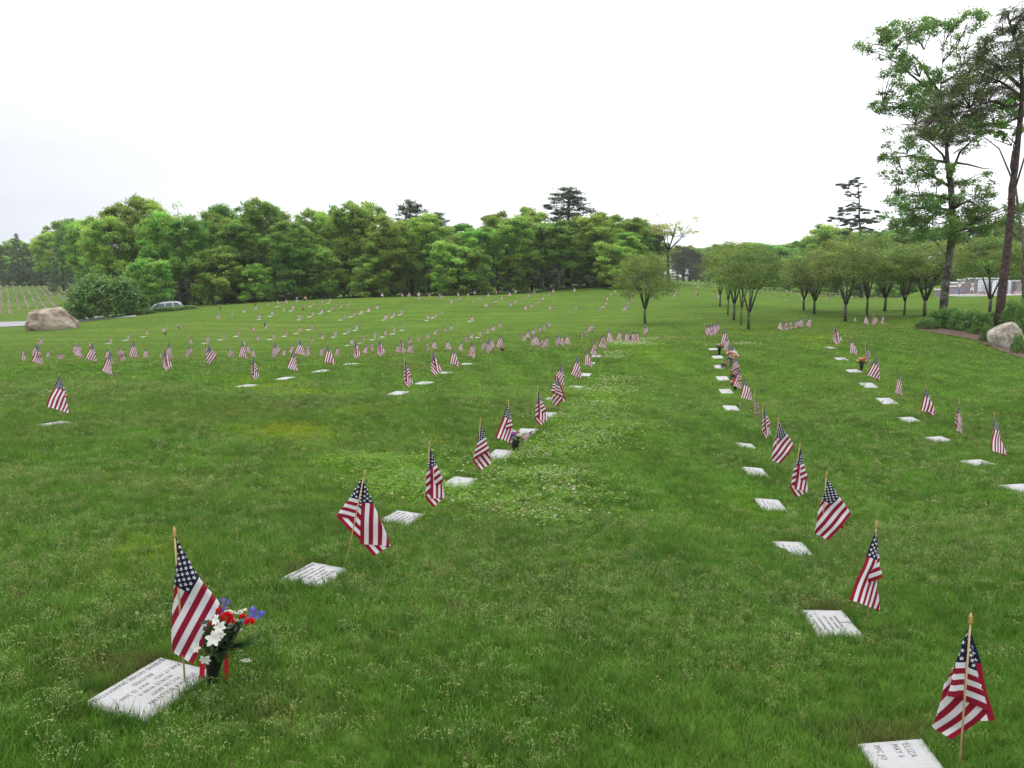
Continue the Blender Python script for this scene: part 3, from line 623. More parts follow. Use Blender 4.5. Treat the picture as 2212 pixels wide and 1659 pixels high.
def cloverhead(seed, r0, h):
    r_ = np.random.default_rng(seed); V, F = [], []
    for j in range(26):
        d = r_.normal(size=3); d /= np.linalg.norm(d); d[2] = abs(d[2])*.9-.2; c = np.array([0,0,h])+d*r0*.75; n_ = d; b_ = np.cross(n_, r_.normal(size=3)); b_ /= np.linalg.norm(b_); k = len(V); s = r0*.55
        V += [c-n_*s*.7, c+b_*s*.5, c+n_*s*.7, c-b_*s*.5]; F.append((k,k+1,k+2,k+3))
    for j in range(3):
        a = j*2.1; c = np.array([math.cos(a)*r0*1.1, math.sin(a)*r0*1.1, h*.45]); k = len(V); s = r0*.9
    return V, F
def leaflet(seed, s):
    r_ = np.random.default_rng(seed); V, F = [], []
    for q in range(9):
        bx, by = r_.uniform(-.05,.05,2); h = r_.uniform(.035,.075)
        for j in range(3):
            a = j*2.094+r_.uniform(0,1); k = len(V); c = np.array([bx+math.cos(a)*s*.8, by+math.sin(a)*s*.8, h+r_.uniform(-.004,.004)])
            u = np.array([math.cos(a), math.sin(a), -.25])*s*.75; w = np.array([-math.sin(a), math.cos(a), 0])*s*.65; V += [c-u, c+w, c+u, c-w]; F.append((k,k+1,k+2,k+3))
    return V, F
def scatter(name, protos, X, Y, tint, scl, label, mat, sink=0.0, cat='grass'):
    n = len(X); Z = gz(X, Y)+(fbm(X*1.3, Y*1.3, 5)-.5)*.035*np.clip(1-Y/60,0,1)-sink
    me = bpy.data.meshes.new(name); me.vertices.add(n); me.vertices.foreach_set('co', np.stack([X,Y,Z],1).astype(np.float32).ravel())
    a = me.attributes.new('rot','FLOAT_VECTOR','POINT'); R = np.stack([RNG.normal(0,.12,n), RNG.normal(0,.12,n), RNG.uniform(0,6.283,n)],1); a.data.foreach_set('vector', R.astype(np.float32).ravel())
    a = me.attributes.new('scl','FLOAT','POINT'); a.data.foreach_set('value', np.asarray(scl, np.float32))
    a = me.attributes.new('pick','INT','POINT'); a.data.foreach_set('value', RNG.integers(0, len(protos), n).astype(np.int32))
    a = me.attributes.new('tint','FLOAT_COLOR','POINT'); a.data.foreach_set('color', np.concatenate([tint, np.ones((n,1))],1).astype(np.float32).ravel())
    o = link(name, me); c = bpy.data.collections.new(name+'_source')
    for p in protos: c.objects.link(p)
    g = bpy.data.node_groups.new(name, 'GeometryNodeTree'); g.interface.new_socket('Geometry', in_out='INPUT', socket_type='NodeSocketGeometry'); g.interface.new_socket('Geometry', in_out='OUTPUT', socket_type='NodeSocketGeometry')
    gi = g.nodes.new('NodeGroupInput'); go = g.nodes.new('NodeGroupOutput'); ip = g.nodes.new('GeometryNodeInstanceOnPoints'); ci = g.nodes.new('GeometryNodeCollectionInfo')
    ci.inputs['Collection'].default_value = c; ci.inputs['Separate Children'].default_value = True; ci.inputs['Reset Children'].default_value = True
    def na(nm, dt):
        x = g.nodes.new('GeometryNodeInputNamedAttribute'); x.data_type = dt; x.inputs['Name'].default_value = nm; return x.outputs['Attribute']
    L = g.links; L.new(gi.outputs[0], ip.inputs['Points']); L.new(ci.outputs[0], ip.inputs['Instance']); ip.inputs['Pick Instance'].default_value = True
    L.new(na('pick','INT'), ip.inputs['Instance Index']); L.new(na('rot','FLOAT_VECTOR'), ip.inputs['Rotation']); L.new(na('scl','FLOAT'), ip.inputs['Scale']); L.new(ip.outputs[0], go.inputs[0])
    md = o.modifiers.new('scatter','NODES'); md.node_group = g; tag(o, label, cat, kind='stuff'); return o
def wedge(n, y0, y1, pw=1.0):
    """points over the wedge of ground in view and a margin beside it"""
    Y = np.sqrt(RNG.uniform(y0*y0, y1*y1, n)); X = RNG.uniform(-1, 1, n)*(.70*Y+(2.4 if y1 < 20 else 1.5)); return X, Y
def clear(X, Y, m=.0):
    k = np.ones(len(X), bool)
    for x, y, a, L, Wd in SQ:
        dx, dy = X-x, Y-y; ca, sa = math.cos(a), math.sin(a); lx = dx*ca+dy*sa; ly = -dx*sa+dy*ca; k &= ~((abs(lx) < Wd/2+m) & (abs(ly) < L/2+m))
    # not in the bark bed or on the road
    for (a0, b0), (a1, b1) in zip(BED[:-1], BED[1:]):
        u0, u1 = a0[0]/a0[1], a1[0]/a1[1]; uu = X/Y
        t = (uu-u0)/(u1-u0); yn = a0[1]+(a1[1]-a0[1])*t; yf = b0[1]+(b1[1]-b0[1])*t; k &= ~((t >= 0) & (t <= 1) & (Y > yn) & (Y < yf))
    return k
blur = {}
for nm, n_, y0, y1, nb, rad, h0, h1, w, segs, gain in [('grass', 44000, 2.3, 7.5, 26, .06, .03, .08, .0042, 3, 1.15), ('grass', 45000, 7.0, 16, 22, .085, .035, .08, .0062, 2, 1.25),
                                           ('grass', 52000, 15, 38, 16, .16, .03, .065, .014, 2, 1.5), ('grass', 30000, 36, 66, 14, .34, .022, .05, .034, 1, 1.6)]:
    X, Y = wedge(n_, y0, y1); k = clear(X, Y, .015 if y0 < 10 else .05); k &= RNG.uniform(size=len(X)) > np.clip((Y-(y1-.28*y1))/(.28*y1), 0, 1)*(.97 if y1 > 60 else 0); X, Y = X[k], Y[k]
    t = turf(X, Y); m = len(X); t = t*gain*np.clip(RNG.normal(1, .30, (m,1)), .4, 1.9); warm = RNG.uniform(size=m); t[warm > .95] = t[warm > .95]*.6+np.array([.16,.16,.05])*.4
    t[:,0] *= RNG.uniform(.85,1.2,m); hgt = .75+.5*fbm(X*1.1, Y*1.1, 77)
    pr = [proto('tuft', *tuft(100*s+nb, nb, rad, h0, h1, w, segs, .75), M['blade']) for s in range(6)]
    scatter('grass', pr, X, Y, t, hgt*RNG.uniform(.8,1.15,m), 'mown lawn grass with scattered longer blades', M['blade'])
# longer fringe round the near markers
X, Y, DRY = [], [], []
for x, y, a, L, Wd in SQ:
    if y < 14:
        for k in range(150 if y < 8 else 60):
            side = RNG.integers(0, 4); u_ = RNG.uniform(-.5,.5); lx, ly = [(-Wd/2-.02, u_*L), (Wd/2+.02, u_*L), (u_*Wd, -L/2-.02), (u_*Wd, L/2+.02)][side]
            if side == 3 and RNG.uniform() < .6: continue
            DRY.append(side in (0, 3)); lx += RNG.normal(0,.012); ly += RNG.normal(0,.012); X.append(x+lx*math.cos(a)-ly*math.sin(a)); Y.append(y+lx*math.sin(a)+ly*math.cos(a))
X, Y = np.array(X), np.array(Y); DRY = np.array(DRY); pr = [proto('tuft', *tuft(900+s, 12, .03, .05, .12, .0032, 3, .6), M['blade']) for s in range(4)]
FT = turf(X, Y)*RNG.uniform(.7,1.3,(len(X),1)); dm = DRY & (RNG.uniform(size=len(X)) < .6); FT[dm] = np.array([.15,.115,.05])*RNG.uniform(.6,1.3,(dm.sum(),1))
scatter('grass', pr, X, Y, FT, RNG.uniform(.6,1.1,len(X))*np.where(dm, .6, 1), 'longer grass fringe around the near markers', M['blade'])
for n_, y0, y1, k_, h, sz, thr in [(17000, 2.4, 8, 2, .085, .0036, .47), (21000, 7.5, 18, 2, .08, .0052, .465), (12000, 17, 40, 2, .07, .0085, .46)]:
    X, Y = wedge(n_, y0, y1); msk = fbm(X*.55+9, Y*.55, 51)*.6+fbm(X*2.4, Y*2.4, 61)*.4; k = clear(X, Y, .03) & (msk+RNG.normal(0,.085,n_) > thr+.01); X, Y = X[k], Y[k]; m = len(X)
    t = np.array([.19,.245,.075])*RNG.uniform(.6,1.25,(m,1)); pk = RNG.uniform(size=m) > .9; t[pk] = t[pk]*np.array([1.15,.85,.95])
    pr = [proto('seed', *seedhead(300+s+int(y0), k_, h, sz*.9), M['seed']) for s in range(6)]
    scatter('seed_heads', pr, X, Y, t, RNG.uniform(.8,1.2,m), 'pale seed heads standing above the lawn grass', M['seed'])
CL = [(1150,1120,150,18,70),(1060,1085,220,20,80),(1050,1040,230,22,110),(1190,1035,70,14,130),(1080,1000,220,20,80),(1150,985,60,14,90),(1240,968,95,22,150),(1290,940,110,20,190),(1230,905,90,18,130),(1290,880,90,14,130),(1310,848,80,14,150),(1330,826,60,6,60),
      (1320,778,30,4,60),(1330,768,35,4,50),(1352,744,56,4,330),(1362,749,45,3,120),(1395,736,40,2.5,110),(1440,733,40,2,50),(1605,749,40,3,60),(190,716,60,2,30),(330,762,50,3,18),(100,852,30,5,14),(880,1045,50,20,26),(1150,1140,60,10,10),(1230,1070,60,20,40),(290,826,8,3,4),(1340,720,50,2,8),(430,700,60,2,14),(230,706,50,2,14)]
X, Y = [], []; LX, LY = [], []
for px, py, rx, ry, n_ in CL:
    for k in range(n_):
        a_ = at(px+RNG.normal(0, rx*.5), py+RNG.normal(0, ry*.5)); X.append(a_[0]); Y.append(a_[1])
        for j in range(1): LX.append(a_[0]+RNG.normal(0,.2)); LY.append(a_[1]+RNG.normal(0,.16))
X, Y = np.array(X), np.array(Y); k = clear(X, Y, .01); X, Y = X[k], Y[k]; m = len(X)
t = np.array([.58,.60,.44])*RNG.uniform(.7,1.12,(m,1)); pk = RNG.uniform(size=m) > .72; t[pk] *= np.array([1.02,.76,.62])
scatter('clover_flowers', [proto('clover', *cloverhead(s, .0115, .075), M['clover']) for s in range(4)], X, Y, t, RNG.uniform(.75,1.25,m)*np.clip(Y/14,1,1.5), 'white clover flower heads scattered through the lawn', M['clover'], cat='flowers')
LX, LY = list(LX), list(LY)
for px, py, rx, ry, n_ in [(820,1003,90,14,260),(930,1062,100,26,300),(870,1040,70,20,160),(1330,928,80,8,200),(1230,960,60,20,140),(1240,890,50,12,120),(1290,850,60,12,120)]:
    for k in range(n_): a_ = at(px+RNG.normal(0, rx*.6), py+RNG.normal(0, ry*.6)); LX.append(a_[0]); LY.append(a_[1])
LX, LY = np.array(LX), np.array(LY); k = clear(LX, LY, .03); LX, LY = LX[k], LY[k]; m = len(LX)
scatter('clover_leaves', [proto('leaflet', *leaflet(s, .0085), M['seed']) for s in range(4)], LX, LY, np.array([.125,.245,.02])*RNG.uniform(.75,1.25,(m,1)), RNG.uniform(.9,1.5,m), 'bright green clover leaves among the grass', M['seed'], cat='clover')
X, Y = [], []
for px, py, rx, ry, n_ in [(630,937,90,14,230),(1100,0,0,0,0),(330,1200,120,30,40),(950,965,25,8,50),(1220,1047,25,5,22),(620,845,80,4,60),(560,838,60,4,60),(1765,745,40,3,70),(1770,730,40,2,60),(2130,770,60,8,16),(1430,1100,300,60,18)]:
    for k in range(n_): a_ = at(px+RNG.normal(0, rx*.5), py+RNG.normal(0, ry*.5)); X.append(a_[0]); Y.append(a_[1])
X, Y = np.array(X), np.array(Y); m = len(X)
scatter('yellow_weed_flowers', [proto('weed', *cloverhead(s+9, .007, .07), M['clover']) for s in range(3)], X, Y, np.array([.36,.34,.03])*RNG.uniform(.6,1.1,(m,1)), RNG.uniform(.8,1.3,m)*np.clip(Y/9,1,2), 'small yellow weed flowers in patches of the lawn', M['clover'], cat='flowers')

# ---------------------------------------------------------------- boulders
import bmesh
def boulder(c, size, seed, mat, label, flat=.25, rz=0, sx=0, name='boulder', cuts=7):
    bm = bmesh.new(); bmesh.ops.create_icosphere(bm, subdivisions=5, radius=1); r_ = random.Random(seed)
    pl = [(Vector((r_.gauss(0,1), r_.gauss(0,1), r_.gauss(0,.8)+.2)).normalized(), r_.uniform(.66,.9)) for _ in range(cuts)]
    from mathutils import noise as mn_
    for v_ in bm.verts:
        p = v_.co.copy()
        for nn, dd in pl:
            t = p.dot(nn)
            if t > dd: p -= nn*(t-dd)*.85
        p *= 1+.09*mn_.noise(p*1.6+Vector((seed,0,0)))+.03*mn_.noise(p*5+Vector((seed,3,0)))+.012*mn_.noise(p*14)
        if p.z > 0: p.x += sx*p.z
        if p.z < -flat: p.z = -flat
        v_.co = (p.x*size[0], p.y*size[1], (p.z+flat)*size[2]/(1+flat))
    me = bpy.data.meshes.new(name); bm.to_mesh(me); bm.free(); me.materials.append(mat)
    for p in me.polygons: p.use_smooth = True
    o = link(name, me, None, c); o.rotation_euler = (0,0,rz); tag(o, label, 'boulder'); return o
c = at(105, 713, 77); boulder((c[0], c[1]+.9, c[2]-.2), (2.35,1.5,2.35), 5, M['boulder'], 'large brown flat-sided boulder beside the road at the left', .55, .15, -.12, cuts=9)
c = unp(2184, 752, 31); c[2] = float(gz(c[0], c[1])); boulder((c[0], c[1]+.4, c[2]-.05), (.64,.5,1.08), 21, M['boulder2'], 'pale grey boulder in the bark bed at the right', .5, .1, -.1)

# ---------------------------------------------------------------- trees and shrubs
def cards(C, S, nrm_up=.6, seed=0, asp=.6):
    """leaf-sized faces at centres C with sizes S"""
    r_ = np.random.default_rng(seed); n = len(C); nn = r_.normal(size=(n,3)); nn[:,2] += nrm_up*np.sign(nn[:,2]+.6)*1.4; nn /= np.linalg.norm(nn,axis=1)[:,None]
    a = np.cross(nn, r_.normal(size=(n,3))); a /= np.linalg.norm(a,axis=1)[:,None]; b = np.cross(nn, a); S = S[:,None]
    V = np.stack([C-a*S, C+b*S*asp, C+a*S, C-b*S*asp], 1).reshape(-1,3); return V, np.arange(n*4).reshape(n,4)
def clumpleaves(cl, dens, size, seed, up=.6, hollow=.0, asp=.6, flat=.55, huev=.15, top_gain=.25):
    """cl: list of (centre, radius); flattened sprays of leaves with ragged edges"""
    r_ = np.random.default_rng(seed); CC, SS, TT = [], [], []
    for c, r in cl:
        n = int(dens*r*r*r_.uniform(.75,1.25)); sub = r_.normal(size=(max(3,int(5+r*3)),3)); sub /= np.linalg.norm(sub,axis=1)[:,None]; sub *= r*r_.uniform(.35,.85,(len(sub),1)); sub[:,2] *= flat
        k = r_.integers(0, len(sub), n); d = r_.normal(size=(n,3))*r*.30; d[:,2] *= flat*.8
        CC.append(np.array(c)+sub[k]+d); SS.append(size*r_.uniform(.6,1.3,n)); base = r_.uniform(1-huev,1+huev)
        t = np.ones((n,4)); t[:,:3] *= base*r_.uniform(.72,1.25,(n,1)); t[:,0] *= r_.uniform(.82,1.12); hi = (sub[k]+d)[:,2] > r*flat*.35; t[hi,:3] *= 1+top_gain*np.array([.5,.5,.1]); TT.append(t)  # upper leaves of each clump coloured brighter and yellower
    return np.concatenate(CC), np.concatenate(SS), np.concatenate(TT)
def tree_mesh(name, seed, H, R, kind):
    """trunk mesh and crown mesh for a tree H tall with crown radius R, origin at the foot"""
    r_ = random.Random(seed); mb = MB(); cl = []
    if kind in ('oak','low'):
        z0 = H*(.36 if kind == 'oak' else .10); lean = (r_.uniform(-.6,.6), r_.uniform(-.6,.6)); P = [(lean[0]*t*t, lean[1]*t*t, H*.9*t-.2) for t in np.linspace(0,1,7)]
        mb.tube(P, np.linspace(.17,.035,7)*H/11, 8)
        nb = 52 if kind == 'oak' else 42
        for i in range(nb):
            t = (i+.5)/nb; z = z0+(H-z0)*t**.9; q = math.sin(math.pi*(.25+t*.60))**.6; a = i*2.4+r_.uniform(-.5,.5); rr = R*q*r_.uniform(.55,1.0)
            if t > .92: rr *= .6
            c = (lean[0]*.6+math.cos(a)*rr, lean[1]*.6+math.sin(a)*rr, z+r_.uniform(-.3,.3)); zb = max(z0*.8, z-rr*.7); tb = min(1, zb/(H*.9)); s = (lean[0]*tb*tb, lean[1]*tb*tb, zb)
            mid = ((s[0]+c[0])/2, (s[1]+c[1])/2, (s[2]+c[2])/2+.25); mb.tube([s, mid, c], [.05*H/11,.035*H/11,.015], 5); cl.append((c, r_.uniform(.45,1.2)*R/3.2))
        for i in range(7): a = r_.uniform(0,6.28); rr = R*.35*r_.random(); cl.append(((math.cos(a)*rr, math.sin(a)*rr, r_.uniform(z0+1, H-.8)), R/2.6))
        C, S, T = clumpleaves(cl, 520, .13, seed, flat=.6, huev=.2, top_gain=.4)
        if kind == 'oak': mat, bk = M['leaf'], M['bark']
        else: mat, bk = M['leaf'], M['bark']
    elif kind == 'pine':
        P = [(0,0,-.2),(0,0,H*.5),(r_.uniform(-.3,.3),0,H)]; mb.tube(P, [.22,.15,.04], 8)
        for i in range(34):
            t = i/34; z = H*(.45+.53*t); a = i*2.4; rr = R*(1-t)**.6*r_.uniform(.5,1.05)+.3; c = (math.cos(a)*rr, math.sin(a)*rr, z+r_.uniform(0,.5)); mb.tube([(0,0,z-.4),c], [.06,.02], 5)
            for j in range(2): f_ = r_.uniform(.55,1); cl.append(((c[0]*f_+r_.uniform(-.2,.2), c[1]*f_+r_.uniform(-.2,.2), z+r_.uniform(0,.5)), r_.uniform(.45,.8)))
        C, S, T = clumpleaves(cl, 420, .12, seed, flat=.6, asp=.35); mat, bk = M['leafp'], M['barkp']
    elif kind == 'dark':      # dense dark conifer
        mb.tube([(0,0,-.2),(0,0,H*.95)], [.2,.03], 7)
        for i in range(60):
            t = i/60; z = H*(.08+.9*t); a = i*2.4; rr = R*(1-t)**.8*r_.uniform(.6,1.05); cl.append(((math.cos(a)*rr, math.sin(a)*rr, z), .35+.5*(1-t)))
        C, S, T = clumpleaves(cl, 380, .14, seed, flat=.45, asp=.4); mat, bk = M['leafp'], M['barkp']
    elif kind == 'orn':
        nm = r_.randint(3,5); z1 = H*.36; mb.tube([(0,0,-.1),(.02,.02,z1*.5),(0,0,z1*.75)], [.085,.065,.07], 8)
        for i in range(nm):
            a = i*6.28/nm+r_.uniform(-.4,.4); rr = R*.5; e1 = (math.cos(a)*rr*.45, math.sin(a)*rr*.45, z1*1.35); e2 = (math.cos(a)*rr, math.sin(a)*rr, H*.72)
            mb.tube([(math.cos(a)*.04,math.sin(a)*.04,z1*.6), e1, e2], [.05,.035,.012], 6)
            for j in range(4): b_ = a+r_.uniform(-1,1); e3 = (math.cos(b_)*R*r_.uniform(.6,.95), math.sin(b_)*R*r_.uniform(.6,.95), H*r_.uniform(.45,.85)); mb.tube([e1, e3], [.03,.008], 4)
        for i in range(36):
            t = (i+.5)/36; zl = .40 if seed > 160 else .50; z = H*(zl+(.96-zl)*t); q = math.sin(math.pi*(.22+.68*t))**.6; a = i*2.4; rr = R*q*math.sqrt(r_.uniform(.15,1)); cl.append(((math.cos(a)*rr, math.sin(a)*rr, z), R*r_.uniform(.26,.40)))
        C, S, T = clumpleaves(cl, 960, .048, seed, flat=.75, huev=.18, top_gain=.5); pk = np.random.default_rng(seed).uniform(size=len(C)) > .93; T[pk,:3] *= np.array([1.6,1.05,1.0]); mat, bk = M['leafo'], M['barkm']
    elif kind == 'bare':
        P = [(0,0,-.2),(.1,0,H*.4),(-.1,0,H*.6)]; mb.tube(P, [.2,.14,.1], 7)
        for i in range(9):
            a = i*2.4; rr = R*r_.uniform(.5,1); z = H*r_.uniform(.75,1); m_ = (math.cos(a)*rr*.5, math.sin(a)*rr*.5, H*.7); e_ = (math.cos(a)*rr, math.sin(a)*rr, z); mb.tube([(0,0,H*.5), m_, e_], [.07,.045,.015], 5)
            for j in range(4): f_ = (m_[0]+r_.gauss(0,.9), m_[1]+r_.gauss(0,.9), min(H, m_[2]+r_.uniform(.4,2))); mb.tube([m_, f_], [.03,.01], 4); cl.append((f_, .55))
            cl.append((e_, .6))
        C, S, T = clumpleaves(cl, 130, .10, seed, flat=.7); T[:,:3] *= np.array([2.3,1.5,1.6]); mat, bk = M['leaf'], M['barkm']
    elif kind == 'shrub':
        for i in range(9): a = i*.7; mb.tube([(0,0,-.1),(math.cos(a)*R*.5, math.sin(a)*R*.5, H*.7)], [.05,.015], 5)
        for i in range(44):
            t = (i+.5)/44; z = H*(.06+.86*t); q = math.cos(t*1.35)**.6; a = i*2.4; rr = R*q*math.sqrt(r_.uniform(.45,1)); cl.append(((math.cos(a)*rr, math.sin(a)*rr, z), min(R,H)*r_.uniform(.27,.38)))
        C, S, T = clumpleaves(cl, 620 if R > 1.5 else 1500, .10 if R > 1.5 else .045, seed, flat=.8, huev=.12, top_gain=.35); mat, bk = M['leafs'], M['bark']
    V, F = cards(C, S, .5, seed, .38 if kind in ('pine','dark') else .62)
    return mb.mesh('trunk', bk), npmesh('crown', V, F, mat, {'tint': T})
PRT = {}
def plant(kind, X, Y, H, label, group=None, var=0, rz=None, cat='tree', name=None, base=None, w=1.0):
    H0, R0 = {'oak':(11,3.4),'low':(6.5,3.0),'pine':(14,2.4),'dark':(10,2.6),'orn':(4.8,1.75),'bare':(10,3.0),'shrub':(3.2,2.2)}[kind]
    if (kind, var) not in PRT: PRT[kind, var] = tree_mesh(kind, 41*var+len(kind)*7+3, H0, R0, kind)
    tm, cm = PRT[kind, var]; z = float(gz(X, Y)) if base is None else base
    o = empty(name or {'oak':'oak_tree','low':'oak_tree','pine':'pine_tree','dark':'conifer_tree','orn':'ornamental_tree','bare':'thin_tree','shrub':'shrub'}[kind], (X, Y, z), rz if rz is not None else random.uniform(0,6.28))
    s = H/H0; o.scale = (s*w, s*w, s); link('trunk' if kind != 'shrub' else 'stems', tm, o); link('crown' if kind != 'shrub' else 'foliage', cm, o); tag(o, label, cat, group); return o
# the wood behind the hill: (px, py of top, distance, kind)
WOOD = [(56,500,262,'dark'),(20,545,262,'dark'),(95,522,262,'dark'),(118,505,225,'oak'),(150,486,215,'dark'),(150,484,235,'oak'),(185,480,190,'oak'),(212,476,150,'oak'),(245,472,112,'oak'),(285,452,116,'oak'),(322,436,120,'oak'),(362,462,112,'oak'),(402,446,124,'bare'),(425,470,110,'oak'),(470,462,118,'oak'),
 (492,452,126,'oak'),(530,478,112,'oak'),(566,434,116,'oak'),(600,448,122,'oak'),(640,482,112,'oak'),(685,460,118,'oak'),(728,470,124,'oak'),(758,440,116,'oak'),(800,440,119,'oak'),(842,468,112,'oak'),(893,430,132,'pine'),(948,458,134,'pine'),
 (882,478,120,'oak'),(922,464,114,'oak'),(962,492,119,'oak'),(1000,488,124,'oak'),(1040,494,118,'oak'),(1074,462,124,'oak'),(1112,470,116,'oak'),(1140,450,128,'oak'),(1172,486,118,'oak'),(1224,404,130,'pine'),(1206,480,117,'oak'),(1250,470,124,'oak'),
 (1285,462,120,'oak'),(1320,470,126,'oak'),(1360,474,122,'oak'),(1385,500,130,'oak'),(1398,470,126,'bare'),(1438,466,128,'bare'),(1350,505,118,'oak')]
MISC = []
for i, (px, py, d, k) in enumerate(WOOD):
    X = (px-CX)/F0*d*1.0066; z = float(gz(X, d)); H = HC-ray(px, py)[1]*d-z-.25
    nm = {'oak':'green leafy tree','dark':'dark conifer','pine':'dark pine rising above the leafy trees','bare':'thin half-bare tree'}[k]
    plant(k, X, d, H, '%s in the wood line, %s from the left' % (nm, ordn(i+1)), 'trees of the wood behind the hill', var=i%5 if k == 'oak' else i%2, w={1224:2.1,893:1.5,948:1.5}.get(px, max(.8, min(1.25, 9.5/H))*(1.5 if k == 'bare' else 1)))
# lower edge trees and brush filling the wood from the ground up
k_ = 0; r9 = random.Random(11)
px = 322
while px < 1420:
    d = 108+r9.uniform(0,9)+(4 if px > 1200 else 0); X = (px-CX)/F0*d; z = float(gz(X, d)); H = r9.uniform(4.6,7.4)
    if px < 330: d = 104; X = (px-CX)/F0*d; z = float(gz(X, d))
    if px in () or r9.random() < .28: px += r9.uniform(38,62); continue
    k_ += 1; plant('low', X, d, H, 'low leafy tree at the front edge of the wood, %s from the left' % ordn(k_), 'edge trees of the wood', var=k_%4); px += r9.uniform(38,62)
k_ = 0; px = 330
while px < 1400:
    d = 134+r9.uniform(0,14); X = (px-CX)/F0*d; k_ += 1; plant('dark', X, d, r9.uniform(7,9.5), 'dark conifer deep inside the wood, %s from the left' % ordn(k_), 'dark trees deep inside the wood', var=k_%3, w=1.5); px += r9.uniform(30,44)
for i, px in enumerate(range(400, 1400, 52)):
    d = 150+(i%3)*5; X = (px-CX)/F0*d; plant('low', X, d, 8.5, 'shaded leafy tree at the back of the wood, %s from the left' % ordn(i+1), 'trees at the back of the wood', var=i%4, w=1.25)
# far tree lines, left and right of the wood
for i, px in enumerate(range(-70, 215, 24)):
    d = 272+(i%3)*6; X = (px-CX)/F0*d; plant('low', X, d, 8.5, 'low tree closing the far end of the distant left lawn, %s from the left' % ordn(i+1), 'edge trees of the distant left lawn', var=i%4, w=1.3)
k_ = 0
for px, py, d in [(-30,530,290),(-5,524,300),(22,530,280),(45,522,300),(70,530,285),(95,522,300),(120,532,285),(145,530,290),(-55,528,300)]:
    k_ += 1; X = (px-CX)/F0*d; H = HC-ray(px,py)[1]*d-float(gz(X,d)); plant('oak', X, d, H, 'hazy tree of the distant left wood, %s from the left' % ordn(k_), 'trees of the distant left wood', var=k_%4, w=.95)
k_ = 0
for i in range(26):
    px = 1460+i*13.5; d = 330+r9.uniform(-10,25) if px < 1610 else 235+r9.uniform(-10,25); py = (532 if px < 1610 else 530)+r9.uniform(-5,7); X = (px-CX)/F0*d; k_ += 1
    H = HC-ray(px,py)[1]*d-float(gz(X,d)); plant('dark' if i%3 else 'oak', X, d, H, 'hazy dark tree on the far skyline right of centre, %s from the left' % ordn(k_), 'trees of the far skyline', var=k_%3, w=2.0)
k_ = 0
for px, py, d, k in [(1770,492,185,'oak'),(1800,500,190,'oak'),(1740,520,190,'oak'),(1835,506,160,'oak'),(1870,512,165,'oak'),(1905,508,165,'oak'),(1917,486,185,'pine'),(1950,498,160,'oak'),(1990,500,165,'oak'),(2030,492,160,'dark'),(2070,490,165,'oak'),(2105,482,160,'dark'),(2140,488,165,'oak'),(2180,490,160,'oak'),(2215,492,160,'dark'),(2250,490,165,'oak'),
                     (1700,560,175,'low'),(1745,575,170,'low'),(1790,580,165,'low'),(1850,585,160,'low'),(1910,590,155,'low'),(1960,588,160,'low'),(2010,575,150,'low'),(2060,570,150,'low'),(2110,565,150,'low'),(2160,570,150,'low'),(2210,570,150,'low'),(1670,570,190,'low')]:
    k_ += 1; X = (px-CX)/F0*d; H = HC-ray(px,py)[1]*d-float(gz(X,d)); plant(k, X, d, H, 'tree of the right background wood behind the grove, %s from the left' % ordn(k_), 'trees of the right background wood', var=k_%(3 if k != 'pine' else 2), w=1.1)
# grove of small ornamental trees: foot pixel, top pixel, width factor
ORN = [(1393,700,545,1.35),(1555,661,545,1.1),(1572,680,530,1.15),(1585,691,524,1.15),(1601,702,528,1.1),(1617,712,532,1.15),(1736,670,555,1.25),(1759,678,545,1.3),(1826,694,520,1.3),(1872,684,500,1.35),(1911,672,535,1.25),(1953,681,535,1.2),(1997,684,520,1.3),(2137,682,510,1.35),(2214,660,520,1.3)]
for i, (px, pb, pt, w) in enumerate(ORN):
    u, d, ok_ = solve(px, pb, np.interp(pb, [655,672,685,700,712], [84,74,67,60,52])); X = u*d; z = float(gz(X, d)); H = HC-ray(px,pt)[1]*d-z
    plant('orn', X, d, H, ('round-crowned small tree standing alone in mid lawn' if i == 0 else 'small olive-green grove tree with slim grey trunk, %s from the left' % ordn(i+1)), 'small trees of the grove', var=i%4 if i else 4, w=w*4.8/H*(.86 if 0 < i < 6 else 1.06)*(1.06+.2*math.sin(i*2.7)) if i else 1.15)
# shrubs
for i, (px, pb, pt, d, w, lab) in enumerate([(232,694,596,86,1.15,'big round green shrub right of the left boulder'),(176,690,640,90,.55,'shrub between the left boulder and the big round shrub'),(296,688,628,88,.5,'shrub hiding the front of the parked car'),(150,684,662,96,.5,'low brush on the verge above the boulder')]):
    X = (px-CX)/F0*d; z = float(gz(X,d)); H = HC-ray(px,pt)[1]*d-z; plant('shrub', X, d, H, lab, 'shrubs by the road', var=i%2, cat='shrub', w=w*1.5 if H < 3.6 else w)
def smallshrub(px, pb, pt, d, wpx, lab, i, grp):
    X = (px-CX)/F0*d; z = float(gz(X,d)); H = max(.3, HC-ray(px,pt)[1]*d-z)
    if ('ss', i%3) not in PRT: PRT['ss', i%3] = tree_mesh('ss', 70+i%3, 1.0, .75, 'shrub')
    tm, cm = PRT['ss', i%3]; o = empty('shrub', (X, d, z), i*1.3); wd = wpx/F0*d/2/.8; o.scale = (wd, wd*.8, H); link('stems', tm, o); link('foliage', cm, o); tag(o, lab, 'shrub', grp)
SSL = [(2000,712,688,38,44),(2022,708,672,39,46),(2045,712,668,39,52),(2072,714,672,38,50),(2098,716,672,37,52),(2122,718,676,36,44),(2132,740,706,33,30),(2040,690,670,44,50),(2100,696,672,42,60),(2190,690,652,36,56),(2212,706,660,34,44),(2240,720,655,33,70),(2202,752,724,29,26),(2150,690,672,40,40)]
